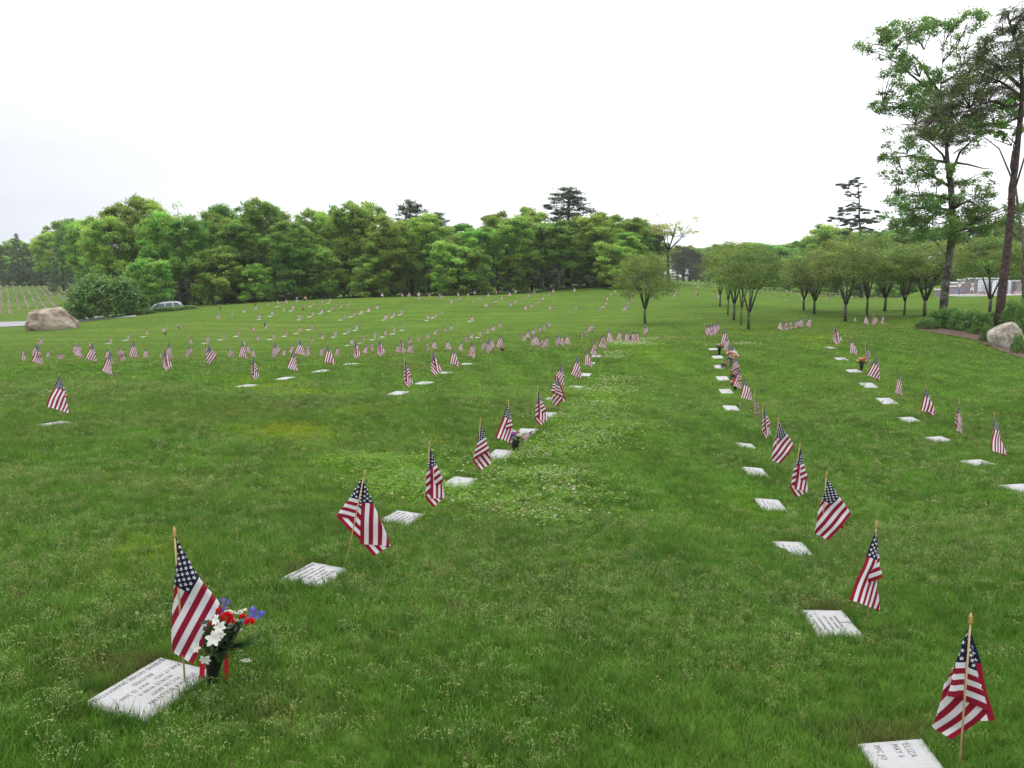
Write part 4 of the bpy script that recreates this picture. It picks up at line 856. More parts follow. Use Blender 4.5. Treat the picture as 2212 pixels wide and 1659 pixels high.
for i, (px, pb, pt, d, w) in enumerate(SSL): smallshrub(px, pb, pt, d, w*1.15, 'low green shrub in the bark bed, %s from the left' % ordn(1+sum(1 for q in SSL if q[0] < px)), i, 'shrubs of the bark bed')
for i in range(15):
    px = 520+i*62; smallshrub(px, 0, 641-(px > 1000)*8-(px > 1250)*14, 112+(px > 1200)*8, 90, 'brush at the foot of the wood, %s from the left' % ordn(i+1), i, 'brush along the wood edge')

for i, (px, yb, d) in enumerate([(318,668,86),(332,665,87),(348,665,87.5),(364,663,88),(380,663,89),(396,661,90),(412,660,91)]): smallshrub(px, 0, yb, d, 44, 'rough verge growth in front of the parked car, %s from the left' % ordn(i+1), i, 'verge growth by the car')
# the tall oak at the right, traced as limbs and sprays with real depth
def tall_tree(name, d, base, limbs, sprays, trunkR, label, lmat, bmat, size, dens, seed, tint=(1,1,1), flat=.6, asp=.6, branches=None):
    r_ = random.Random(seed); b0 = np.array([(base[0]-CX)/F0*d, d, 0.0]); b0[2] = float(gz(b0[0], d)); o = empty(name, tuple(b0))
    def p3(px, py, dy=0): return unp(px, py, d)-b0+np.array([0,dy,0])*1.0
    mb = MB(); T0 = [(px, py) for px, py, r in trunkR]; P = [p3(px, py) for px, py, r in trunkR]; P[0][2] = -.2; mb.tube(P, [r*.76 for px, py, r in trunkR], 12); tr = mb.obj('trunk', bmat, o)
    for L in limbs:
        mb = MB(); dy = r_.uniform(-2.2,2.2); n_ = len(L)-1; P = [p3(x, y, dy*k/n_) for k, (x, y) in enumerate(L)]; r0 = .085 if n_ > 2 else .055; mb.tube(P, np.linspace(r0, .014, n_+1), 6); mb.obj('limb', bmat, o)
    cl = []; mb = MB()
    tp = np.array([p3(px, py) for px, py, r in trunkR]+[p3(x, y) for L in limbs for x, y in L])
    for px, py, r in sprays:
        for k in range(3):
            dy = r_.uniform(-2.4,2.4)*(1 if k else .3); c = p3(px+r_.gauss(0,r*.5), py+r_.gauss(0,r*.35), dy); rr = r/F0*d*r_.uniform(.55,.85); cl.append((c, rr))
            j = np.argmin(((tp-c)**2).sum(1)+(tp[:,2] > c[2])*3); q = tp[j]; mb.tube([q, (q+c)/2+np.array([0,0,.15]), c], [.03,.02,.006], 4)
            for m_ in range(3): mb.tube([(q+c)/2, c+np.array([r_.gauss(0,rr*.5), r_.gauss(0,rr*.5), r_.gauss(0,rr*.4)])], [.010,.004], 3)
    mb.obj('twigs', bmat, o)
    C, S, T = clumpleaves(cl, dens, size, seed, flat=flat, huev=.18, top_gain=.3); T[:,:3] *= np.array(tint); V, F = cards(C, S, .4, seed, asp); link('crown', npmesh('crown', V, F, lmat, {'tint': T}), o); tag(o, label, 'tree'); return o
# pixels of crop 4 of my survey: photo v = 1762+x*.4491*... (x0 2600, scale .6635)
def k4(x, y): return ((2600+x*.6635)/1.4756, y*.6628/1.4756)
TRK = [(612,1490,.30),(622,1380,.27),(640,1250,.245),(655,1120,.225),(655,1000,.215),(650,900,.20),(640,830,.185),(632,770,.15),(628,700,.11),(625,620,.08),(605,520,.06),(600,420,.045),(608,320,.03),(612,230,.02)]
LIMB = [[(640,820),(615,740),(560,680),(505,640),(480,600)],[(600,470),(560,430),(500,370),(430,300),(370,250),(300,215)],[(590,440),(560,360),(540,280),(520,240)],[(625,780),(560,760),(500,735),(440,740),(370,745)],[(645,800),(690,780),(760,785),(840,800),(900,800)],
        [(655,880),(720,870),(800,872),(900,878)],[(650,840),(660,740),(690,690),(760,650)],[(648,900),(580,860),(500,820),(420,840)],[(655,960),(580,930),(500,930),(400,950)],[(655,1010),(580,1000),(480,1000),(430,1020)],[(660,1000),(760,960),(850,990),(930,1000)],[(655,1060),(560,1080),(460,1080)],[(604,400),(660,370),(700,320),(720,240)],[(608,300),(650,240),(680,130)],[(605,520),(520,520),(430,520),(320,500)],[(660,1060),(740,1080),(780,1060)]]
SPR = [(290,150,45),(350,160,45),(420,165,45),(400,200,40),(330,190,35),(560,130,40),(640,120,45),(690,100,35),(700,150,35),(540,150,30),(620,150,30),(300,280,28),(330,330,30),(400,300,40),(470,290,40),(520,290,35),(480,350,40),(420,380,35),(360,430,32),(400,450,35),(470,430,40),(530,400,40),(350,500,32),(310,505,24),(420,520,40),(480,500,40),(540,480,40),(470,570,35),(520,590,35),(430,560,30),
       (720,220,35),(740,270,35),(700,300,35),(660,360,40),(640,420,40),(690,420,35),(720,370,35),(600,350,30),(640,480,45),(700,480,45),(580,540,40),(640,560,45),(710,560,45),(680,620,40),(740,620,40),(620,640,35),(780,640,35),(450,660,38),(400,690,38),(370,740,34),(430,730,38),(480,690,38),(520,640,35),(740,690,30),(560,760,40),(520,800,40),(460,830,38),(400,850,30),(560,840,36),(600,800,36),(700,880,35),(750,860,35),(770,880,26),
       (380,960,34),(440,930,34),(500,930,36),(560,930,40),(600,950,40),(540,980,42),(480,990,44),(420,1010,40),(430,1070,42),(490,1050,46),(560,1040,48),(620,1030,44),(690,950,40),(740,970,42),(790,990,42),(850,1000,44),(900,1010,44),(700,1030,44),(760,1040,44),(820,1050,44),(880,1050,40),(500,1110,42),(570,1110,44),(640,1100,40),(710,1090,40),(770,1090,36),(940,1040,40),(980,1030,44),(980,990,30)]
tall_tree('tall_oak_tree', 46, k4(612,1490), [[k4(*p) for p in L] for L in LIMB], [(*k4(x,y+13), r*.62) for x, y, r in SPR], [(*k4(x,y), r) for x, y, r in TRK],
          'tall sparse-leaved oak with lichen-spotted trunk at the right edge', M['leafh'], M['barkm'], .062, 1080, 5, (1,1,1), .8)
# the pitch pine nearer still, its crown cut by the picture edge
TRK = [(880,1545,.27),(895,1400,.245),(915,1250,.225),(930,1100,.20),(940,1000,.19),(942,900,.18),(958,820,.17),(968,720,.16),(975,640,.155),(985,560,.145),(990,480,.13),(992,400,.11),(985,300,.09),(965,200,.07),(930,110,.05),(925,60,.03)]
LIMB = [[(955,860),(935,800),(940,730),(960,690)],[(992,470),(930,430),(870,400),(800,380),(740,350)],[(990,500),(900,520),(820,500),(740,520),(660,560),(560,590)],[(988,420),(900,300),(830,250),(810,230)],[(985,300),(1040,240),(1100,200)],[(985,560),(920,590),(860,600)],[(990,500),(1060,450),(1130,430)],[(950,200),(900,160),(880,110)]]
SPR = [(915,70,36),(890,110,34),(940,110,42),(975,100,36),(990,150,44),(930,160,44),(895,180,36),(820,210,28),(850,230,40),(900,240,44),(960,220,48),(820,250,36),(880,290,46),(940,290,48),(990,280,48),(800,300,40),(760,330,40),(830,340,46),(900,340,48),(960,350,44),(720,370,42),(780,390,46),(840,400,46),(900,400,44),(680,400,34),(740,440,46),(800,450,46),(860,450,46),(640,470,46),(700,500,48),(760,500,48),(820,500,44),(590,540,46),(650,550,50),(710,560,50),(770,560,44),(530,600,42),(590,610,46),(650,620,46),(700,620,44),(760,600,40),(510,650,26),(660,670,34),(720,660,34),
       (990,200,50),(1040,180,60),(1050,260,60),(1050,340,60),(1060,420,60),(1100,300,60),(1120,380,60),(1010,80,44)]
tall_tree('tall_pine_tree', 39, k4(880,1545), [[k4(*p) for p in L] for L in LIMB], [(*k4(x,y), r*.62) for x, y, r in SPR], [(*k4(x,y), r) for x, y, r in TRK],
          'tall dark pine with bare reddish trunk beside the right boulder', M['leafp'], M['barkp'], .062, 1800, 9, (1.2,1.0,.8), .7, .22)
SPR = [(870,600,36),(900,620,36),(930,640,34),(850,580,26),(880,640,30),(910,580,30),(950,600,30),(930,560,30)]
tall_tree('small_oak_tree', 42, k4(1010,1400), [[k4(960,900),k4(940,700),k4(900,610)],[k4(960,900),k4(985,620),k4(960,500)]], [(*k4(x,y), 17) for x, y in [(870,600),(900,625),(930,645),(860,590),(905,590)]]+[(*k4(x,y), 19) for x, y in [(920,490),(950,500),(985,480),(940,530),(985,520),(910,520)]], [(*k4(1010,1400),.10),(*k4(1000,1200),.09),(*k4(960,900),.07),(*k4(950,700),.04)],
          'slim bright-green young oak leafing out beside the tall pine trunk', M['leafh'], M['bark'], .085, 900, 15, (1.35,1.5,1.2))
# wind-shaped pine beyond the grove
def k5(x, y): return (1423+x*.2757, 338.8+y*.2757)
TRK = [(1585,1150,.30),(1580,900,.28),(1580,700,.25),(1578,560,.22),(1570,450,.18),(1572,340,.13),(1565,260,.09),(1562,190,.04)]
LIMB = [[(1572,330),(1530,300),(1480,250),(1420,205)],[(1570,380),(1520,380),(1490,385)],[(1570,410),(1500,405),(1400,400)],[(1572,425),(1500,430),(1390,432)],[(1572,400),(1640,430),(1690,440)],[(1575,500),(1450,485),(1300,488)],[(1575,510),(1500,520),(1400,545)],[(1575,500),(1670,510),(1770,465)],[(1580,560),(1500,580),(1420,600)],[(1580,560),(1660,570),(1740,600)],[(1572,345),(1450,343),(1400,345)]]
SPR = [(1430,210,12),(1450,225,12),(1470,245,12),(1500,205,12),(1520,205,14),(1555,200,13),(1560,230,12),(1490,280,10),(1520,305,10),(1560,280,10),(1565,320,9),(1430,402,12),(1470,408,14),(1510,408,15),(1550,405,15),(1590,410,14),(1420,432,12),(1470,435,13),(1620,428,13),(1660,435,13),(1340,488,13),(1390,488,14),(1440,485,15),(1500,490,16),(1550,495,16),(1600,495,16),(1650,505,16),(1700,495,14),(1740,475,12),(1450,525,13),(1500,515,15),(1560,520,16),(1610,520,14),(1430,598,12),(1480,580,13),(1540,560,15),(1600,560,16),(1650,575,16),(1700,590,15),(1740,600,13),(1580,590,18),(1510,380,10),(1580,370,10)]
tall_tree('windswept_pine_tree', 150, k5(1585,1150), [[k5(*p) for p in L] for L in LIMB], [(*k5(x,y), r*.62) for x, y, r in SPR], [(*k5(x,y), r) for x, y, r in TRK],
          'lone windswept pine with flat bare tiers above the right wood', M['leafp'], M['barkp'], .13, 1700, 19, (1.2,1.15,1.3), .32, .3)
# ---------------------------------------------------------------- grave flowers
GR = np.random.default_rng(5)
def ballflower(mb, c, r, seed, n=26, up=.3, mat=0):
    r_ = np.random.default_rng(seed)
    for k in range(n):
        d = r_.normal(size=3); d[2] = abs(d[2])*.8+up*r_.uniform(-1,1); d /= np.linalg.norm(d); b_ = np.cross(d, r_.normal(size=3)); b_ /= np.linalg.norm(b_); e_ = np.cross(d, b_)
        p = np.array(c)+d*r*.45; q = np.array(c)+d*r*r_.uniform(.8,1.05); s = r*.42
        mb.add([p-b_*s*.4, p+b_*s*.4, q+b_*s+e_*s*.25, q+d*s*.25, q-b_*s-e_*s*.2], [(0,1,2,3,4)], mat)
def lily(mb, c, dirv, r, seed, np_=6):
    r_ = np.random.default_rng(seed); d = np.array(dirv, float); d /= np.linalg.norm(d); a = np.cross(d, [.1,.3,.9]); a /= np.linalg.norm(a); b_ = np.cross(d, a)
    for k in range(np_):
        t = k*2*math.pi/np_+r_.uniform(-.15,.15); o_ = a*math.cos(t)+b_*math.sin(t); s_ = -a*math.sin(t)+b_*math.cos(t); L = r*r_.uniform(.85,1.1); P = []
        for j in range(5):
            u = j/4; w = L*.25*math.sin(math.pi*(.12+.80*u))**.8*(1 if j < 4 else .35); p = np.array(c)+o_*L*(u**1.0)*.85+d*L*.55*(u-.75*u*u); P += [p-s_*w, p+s_*w]
        mb.add(P, [(2*j, 2*j+1, 2*j+3, 2*j+2) for j in range(4)])
def spray(mb, p0, p1, n, size, seed, mat=0):
    r_ = np.random.default_rng(seed); p0, p1 = np.array(p0, float), np.array(p1, float); mb.tube([p0, (p0+p1)/2+np.array([0,0,.01]), p1], [.0018,.0014,.0008], 4, mat)
    for k in range(n):
        t = (k+1)/n; c = p0*(1-t)+p1*t; d = r_.normal(size=3); d /= np.linalg.norm(d); e_ = np.cross(d, p1-p0); e_ /= np.linalg.norm(e_)+1e-9; mb.add([c, c+d*size*.5+e_*size*.22, c+d*size, c+d*size*.5-e_*size*.22], [(0,1,2,3)], mat)
mt = lambda k: M[k]
# the big bouquet by the nearest left flag; built at true size around the vase foot
def hero_bouquet():
    foot = at(462, 1476); o = empty('flower_vase', tuple(foot)); Y = foot[1]
    def q(x, y, dy=0.0):    # photo crop pixels (560,1880, .2049) -> local point
        return unp((560+x*.2049)/1.4756, (1880+y*.2049)/1.4756, Y+dy)-foot
    mb = MB(); top = q(640, 1080); h = top[2]; lean = (top[0]-q(560,1450)[0])/max(h,.01)
    mb.lathe([(.020,-.05),(.022,.0),(.030,h*.55),(.038,h*.95),(.041,h),(.035,h*.99),(.03,h*.8)], (q(560,1450)[0],0,0), 16, lean=(lean*.6,0)); mb.obj('vase', M['vase'], o)
    for x0, x1, y0, y1, tw, dy in [(360,440,1090,1375,.0,-.03),(745,810,1000,1440,.02,.02)]:
        mb = MB(); P = []
        for k in range(7):
            t = k/6; c0 = q(x0+(10*math.sin(t*3)), y0+(y1-y0)*t, dy+tw*t); c1 = q(x1+(14*math.sin(t*3)), y0+(y1-y0)*t, dy+tw*t+.004); P += [c0, c1]
        mb.add(P, [(2*k, 2*k+1, 2*k+3, 2*k+2) for k in range(6)]); mb.obj('ribbon', M['ribbon'], o)
    mb = MB(); r_ = np.random.default_rng(2); P0 = q(620,1050)
    V, F, T = [], [], []
    for k in range(900):
        u = r_.uniform(); x = 430+r_.uniform(0,1)*600*(.35+.65*u); y = 1090-u*560+r_.normal(0,30); x += (1-u)*60; c = q(min(x, 1020), y, r_.normal(-.04,.035)); V.append(c)
    V = np.array(V); VV, FF = cards(V, r_.uniform(.012,.028,len(V)), .1, 3, .38); tt = np.ones((len(V),4)); tt[:,:3] *= r_.uniform(.5,1.5,(len(V),1)); lf = link('foliage', npmesh('foliage', VV, FF, M['leafd'], {'tint': tt}), o)
    mb = MB()
    for k in range(26):
        e_ = q(1180+r_.uniform(0,330), 620+r_.uniform(0,230), r_.normal(0,.04)); s_ = q(820+r_.uniform(-60,60), 900+r_.uniform(-60,60), 0); m_ = (s_+e_)/2+np.array([0,0,-.012]); mb.tube([s_, m_, e_], [.0016,.0013,.0006], 3)
    for k in range(40): s_ = P0+r_.normal(0,.008,3); e_ = q(450+r_.uniform(0,650), 480+r_.uniform(0,300), r_.normal(0,.03)); mb.tube([s_, e_], [.0018,.0012], 3)
    mb.obj('stems', M['leafg'], o)
    for i, (x, y, r, dy) in enumerate([(800,430,95,-.02),(860,500,60,-.03),(1040,430,60,0),(1150,510,75,-.01),(530,560,50,-.02),(655,320,32,.0)]):
        mb = MB(); ballflower(mb, q(x,y,dy-.08), r*.2049/1.4756/F0*Y, 40+i, 60); mb.obj('carnation', M['red'], o)
    for i, (x, y, r, d) in enumerate([(600,760,125,(.1,-1,.5)),(330,890,95,(-.35,-1,.2)),(460,1080,105,(0,-1,-.35)),(690,590,100,(.2,-1,.5)),(630,470,85,(-.5,-.8,.5)),(700,690,70,(.6,-.8,-.2)),(1100,1080,80,(.1,-.8,-.7))]):
        mb = MB(); lily(mb, q(x,y,-.20), d, 1.25*r*.2049/1.4756/F0*Y, 70+i); mb.obj('lily', M['white'], o)
    for i, (x, y, r) in enumerate([(880,475,50),(740,520,48),(850,545,38),(840,345,42),(900,360,40),(1000,360,55),(1085,320,45),(1025,620,28),(830,600,28),(960,480,30),(780,340,30)]):
        mb = MB(); ballflower(mb, q(x,y,-.10), r*.2049/1.4756/F0*Y*.9, 90+i, 18); mb.obj('daisy', M['white'], o)
    r2 = random.Random(8)
    for nm, L, rr in [('larkspur',[(700+r2.gauss(0,50), 130+k*9+r2.gauss(0,10)) for k in range(34)],17),('larkspur',[(820+r2.gauss(0,14), 150+k*11) for k in range(10)],15),('larkspur',[(1200+r2.gauss(0,42), 280+k*9) for k in range(20)]+[(1330+r2.gauss(0,28), 370+r2.gauss(0,26)) for k in range(14)]+[(1050+r2.gauss(0,20), 500+r2.gauss(0,22)) for k in range(7)],22)]:
        mb = MB()
        for k, (x, y) in enumerate(L): lily(mb, q(x, y, r2.gauss(0,.01)-.005), (r2.gauss(0,1), -1, r2.gauss(0,.6)), rr*1.9*.2049/1.4756/F0*Y, 200+k, 5)
        mb.obj(nm, M['blue'] if nm == 'larkspur' and L[0][0] > 900 else M['purpleblue'], o)
    tag(o, 'black cone vase of white lilies, red carnations and blue larkspur beside the nearest left flag', 'flower vase')
M['leafg'] = plain('stem_green', (.03,.075,.02), .6); M['purpleblue'] = plain('petal_purple_blue', (.15,.085,.46), .6, trans=.25)
hero_bouquet()
def bouquet(p, cols, R, Hh, label, vase='vase', n=16, seed=1, flatv=False):
    """p foot; cols = list of (material, share); blossoms in one bunch per colour"""
    o = empty('flower_vase', tuple(p)); r_ = np.random.default_rng(seed); v = Hh*.55
    mb = MB()
    if flatv: mb.lathe([(R*.7,-.02),(R*.8,v*.5),(R*.75,v)], n=12); mb.obj('basket', M['bark'], o)
    else: mb.lathe([(.02,-.03),(.03,.0),(.045,v*.6),(.055,v)], n=12); mb.obj('vase', M[vase], o)
    V = np.array([r_.normal(size=3)*np.array([R*.5,R*.5,R*.35])+np.array([0,0,v+R*.25]) for k in range(120)]); VV, FF = cards(V, r_.uniform(.015,.035,len(V)), .1, seed, .45); tt = np.ones((len(V),4)); tt[:,:3] *= r_.uniform(.6,1.8,(len(V),1)); link('foliage', npmesh('foliage', VV, FF, M['leafd'], {'tint': tt}), o)
    for ci, (cn, k_) in enumerate(cols):
        mb = MB()
        for k in range(k_):
            d = r_.normal(size=3); d[2] = abs(d[2])*.9; d[1] = -abs(d[1])*.8 if r_.uniform() < .7 else d[1]; d /= np.linalg.norm(d); c = np.array([0,0,v+R*.35])+d*np.array([R,R,R*.8])*r_.uniform(.6,1); ballflower(mb, c, R*.30, seed*50+ci*20+k, n)
        mb.obj('blossoms', M[cn], o)
    tag(o, label, 'flower vase'); return o
def bq(c, x, y, d, cols, R, Hh, label, **k):
    px, py = cv(c, x, y)
    if d is None or py > 760: a_ = at(px, py)
    else: u = ray(px, py)[0]; a_ = np.array([u*d, d, float(gz(u*d, d))])
    return bouquet(a_, cols, R, Hh, label, **k)
b1 = bq('V', 1113, 975, None, [('purple',9),('red',5),('white',5),('lime',2),('pink',3)], .105, .26, 'purple, red and white artificial bouquet by the fifth near left flag', seed=3)
fo = empty('stick_flag', (b1.location[0]+.075, b1.location[1]-.05, b1.location[2]+.12), 0, .25); fc = link('cloth', CLOTH[7], fo); fc.rotation_euler = (0,.5,0); link('stick', STICK, fo); fo.rotation_euler = (0,.25,0); tag(fo, 'miniature flag stuck into the purple and red bouquet', 'flag')
bq('E', 1080, 1035, None, [('white',5),('red',3),('pink',2)], .11, .40, 'tall dark vase of white and red flowers, farthest in the near right row', seed=4)
bq('E', 1215, 1175, None, [('white',12),('red',4),('lime',1)], .20, .36, 'wide grey pot of white blooms between flags of the near right row', vase='vaseg', seed=5)
bq('E', 1130, 1188, None, [('pink',7)], .09, .12, 'small fallen pink bunch on a marker of the near right row', flatv=True, seed=6)
bq('E', 1240, 1330, None, [('red',6)], .09, .14, 'red carnations lying on a marker of the near right row', flatv=True, seed=7)
bq('E', 1265, 1445, None, [('red',7),('white',2)], .12, .20, 'red flowers with dark foliage beside a near right flag', seed=8)
bq('F', 1130, 375, None, [('white',5),('yellow',4),('orange',6),('peach',3)], .12, .34, 'dark vase of yellow, white and orange flowers in the right row', seed=9)
bq('D', 378, 1012, None, [('red',4)], .10, .2, 'small pot of dark red flowers in the second row', seed=10)
for c, x, y, d, cols, lab in [('D',678,842,52,[('peach',12)],'peach coloured bouquet in a dark vase in the hollow'),('D',910,716,64,[('white',10)],'white round bouquet in a dark vase alone on the slope'),('D',1432,748,58,[('yellow',7),('white',3)],'yellow and white bouquet in a dark vase beyond the hollow'),
    ('D',1292,834,50,[('peach',5),('pink',3)],'pink spray in a dark vase leaning left beyond the hollow'),('D',1888,868,38,[('pink',5),('blue',5)],'pink and blue bouquet among the ridge flags'),('B',1720,620,84,[('red',5),('orange',4)],'red and orange basket on the middle slope'),
    ('B',1740,398,98,[('orange',6),('yellow',3)],'orange and yellow bouquet below the wood edge'),('B',1162,515,90,[('red',8)],'bright red bouquet on the upper left slope'),('B',752,618,88,[('white',5),('purple',2)],'white topped dark bouquet at the left of the slope'),
    ('A',1940,775,66,[('red',2),('white',2)],'dark basket with few flowers on the left slope'),('A',2105,733,70,[('white',4)],'small white bunch on the left slope, nearest the car'),('A',475,925,60,[('yellow',3),('red',1)],'small yellow bunch at the far left of the lawn'),
    ('B',1268,735,72,[('white',1)],'dark leafy vase without bloom on the slope'),('C',1155,1020,46,[('white',4),('red',2)],'white and red pot at the edge of the hollow'),('C',1015,362,112,[('pink',5),('yellow',2)],'pink and yellow bunch on the hill top, left one'),
    ('C',1448,345,112,[('orange',8)],'orange bouquet on the hill top before the wood'),('B',1650,425,100,[('white',7)],'white bouquet in dark vase near the wood edge'),('A',1430,1105,40,[('pink',6),('purple',2)],'low dark pink bunch at the hollow on the left'),
    ('E',825,374,96,[('peach',3)],'small brown basket at a flag on the far crest'),('E',1885,418,130,[('pink',2),('red',1)],'dark basket on the far right lawn'),('G',1705,350,112,[('red',2)],'dark basket before the memorial wall'),('G',755,296,150,[('red',9)],'red bouquet on the far right lawn'),('G',808,296,150,[('red',5)],'small red bouquet on the far right lawn'),('G',248,264,150,[('orange',6)],'orange bouquet on the far right lawn')]:
    k = 1.0 if d < 75 else 1.35; bq(c, x, y, d, cols, .13*k, .30*k, lab, n=9, seed=int(x))

# ---------------------------------------------------------------- memorial wall with steps, slab and two people
M['stucco'] = noisemat('mauve_stucco', (.20,.165,.185), (.25,.21,.235), 3, .9, .15); M['cap'] = plain('white_coping', (.62,.62,.60), .7); M['niche'] = noisemat('pale_marble', (.50,.53,.57), (.66,.69,.73), 2, .4, .02); M['slabc'] = plain('pale_concrete', (.58,.58,.56), .8)
DW = 113.5; base = at(2100, 636, 113); zb = base[2]
def wx(hx, o=0.0): return (cv('H', hx, 0)[0]-CX)/1852*(DW+o)
def hz(hy): return HC-ray(2090, cv('H', 0, hy)[1])[1]*DW
wall = empty('memorial_wall', (wx(1000), DW, hz(575))); wl = np.array(wall.location)
z0 = hz(575)
def sec(x0, x1, yt, dep, oy, nm, mat, cap=True, proud=.08):
    X0, X1, zt = wx(x0,oy), wx(x1,oy), hz(yt); mb = MB(); mb.box(((X0+X1)/2-wl[0], oy+dep/2, (zt-.18+z0-.6)/2-wl[2]), (X1-X0, dep, zt-.18-z0+.6)); o_ = mb.obj(nm, mat, wall)
    if cap: mb = MB(); mb.box(((X0+X1)/2-wl[0], oy+dep/2, zt-.09-wl[2]), (X1-X0+2*proud, dep+2*proud, .18)); mb.obj('coping', M['cap'], o_)
    return o_
sec(362,412,500,.6,.0,'wall_section',M['stucco']); sec(515,648,456,.6,.01,'wall_section',M['stucco']); sec(562,712,410,.6,.75,'wall_section',M['stucco']); sec(652,770,370,.6,1.5,'wall_section',M['stucco']); sec(762,1210,352,.9,2.3,'wall_section',M['stucco']); sec(1085,1480,386,.6,1.2,'wall_section',M['stucco']); sec(1420,2100,384,.6,.5,'wall_section',M['stucco'])
def panel(x0, x1, yt, yb, oy, cols, rows):
    X0, X1, zt, z1 = wx(x0,oy), wx(x1,oy), hz(yt), hz(yb); mb = MB(); cw, ch = (X1-X0)/cols, (zt-z1)/rows
    for i in range(cols):
        for j in range(rows): mb.box((X0+cw*(i+.5)-wl[0], oy, z1+ch*(j+.5)-wl[2]), (cw-.025, .05, ch-.025), bev=.0)
    mb.obj('niche_panel', M['niche'], wall)
panel(898,1050,378,572,2.27,6,5); panel(1088,1205,400,572,1.17,4,5); panel(1300,1340,400,585,1.16,2,5)
tag(wall, 'stepped mauve memorial wall with white copings and pale niche panels', 'memorial wall')
mb = MB(); mb.box((wx(1250), DW-.9, z0-.10), (wx(2000)-wx(515), 2.6, .22)); tag(mb.obj('path', M['slabc']), 'white concrete path at the foot of the memorial wall', kind='structure')
# grassy bank rising left of the wall
mb = MB(); P = []
for i, px in enumerate(np.linspace(1915, 2120, 22)):
    for j, t in enumerate(np.linspace(0, 1, 8)):
        Yb = 115.5+t*16; X = (px-CX)/1853*Yb; rise = max(0, min(1, (px-1915)/110))*2.3*math.sin(min(1, t*1.6)*math.pi/2); P.append((X, Yb, float(gz(X, Yb))+rise-.15+.0))
mb.add(P, [(i*8+j, (i+1)*8+j, (i+1)*8+j+1, i*8+j+1) for i in range(21) for j in range(7)]); bk = mb.obj('terrain', M['turf']); a = bk.data.attributes.new('tint','FLOAT_COLOR','POINT'); pp = np.array(P); a.data.foreach_set('color', np.concatenate([turf(pp[:,0], pp[:,1]), np.ones((len(pp),1))],1).astype(np.float32).ravel()); tag(bk, 'low grassy bank left of the memorial wall', kind='structure')
M['skin'] = plain('skin', (.40,.24,.17), .6); M['hair'] = plain('dark_hair', (.02,.016,.014), .7); M['black'] = plain('black_cloth', (.02,.02,.024), .8); M['jean'] = plain('blue_denim', (.09,.17,.34), .8); M['wcloth'] = plain('white_cloth', (.66,.66,.66), .8); M['gcloth'] = plain('grey_cloth', (.45,.47,.48), .8)
def skin(name, J, E, mat, parent, sub=2):
    me = bpy.data.meshes.new(name); me.from_pydata([j[:3] for j in J], E, []); o = link(name, me, parent); me.materials.append(mat)
    md = o.modifiers.new('skin','SKIN'); md.use_smooth_shade = True; me.skin_vertices.new() if not me.skin_vertices else None
    for k, j in enumerate(J): me.skin_vertices[0].data[k].radius = (j[3], j[4] if len(j) > 4 else j[3])
    me.skin_vertices[0].data[0].use_root = True; s_ = o.modifiers.new('sub','SUBSURF'); s_.levels = sub; s_.render_levels = sub; return o
def hand_pts(J, E, wrist, d, side):
    """palm, four unequal fingers and a thumb"""
    w = np.array(J[wrist][:3]); d = np.array(d, float); d /= np.linalg.norm(d); s = np.cross(d, [0,0,1.0]) if abs(d[2]) < .8 else np.array([0,1.0,0]); s /= np.linalg.norm(s)
    p = len(J); J.append((*(w+d*.045), .026, .016)); E.append((wrist, p))
    for k, L in enumerate((.062,.075,.07,.055)):
        b_ = w+d*.085+s*(k-1.5)*.019; a_ = len(J); J.append((*b_, .009)); J.append((*(b_+d*L*.55+np.array([0,-.004,0])), .0085)); J.append((*(b_+d*L+np.array([0,-.016,0])), .007)); E += [(p,a_),(a_,a_+1),(a_+1,a_+2)]
    a_ = len(J); J.append((*(w+d*.03-s*.032*side), .010)); J.append((*(w+d*.07-s*.046*side), .008)); E += [(p,a_),(a_,a_+1)]
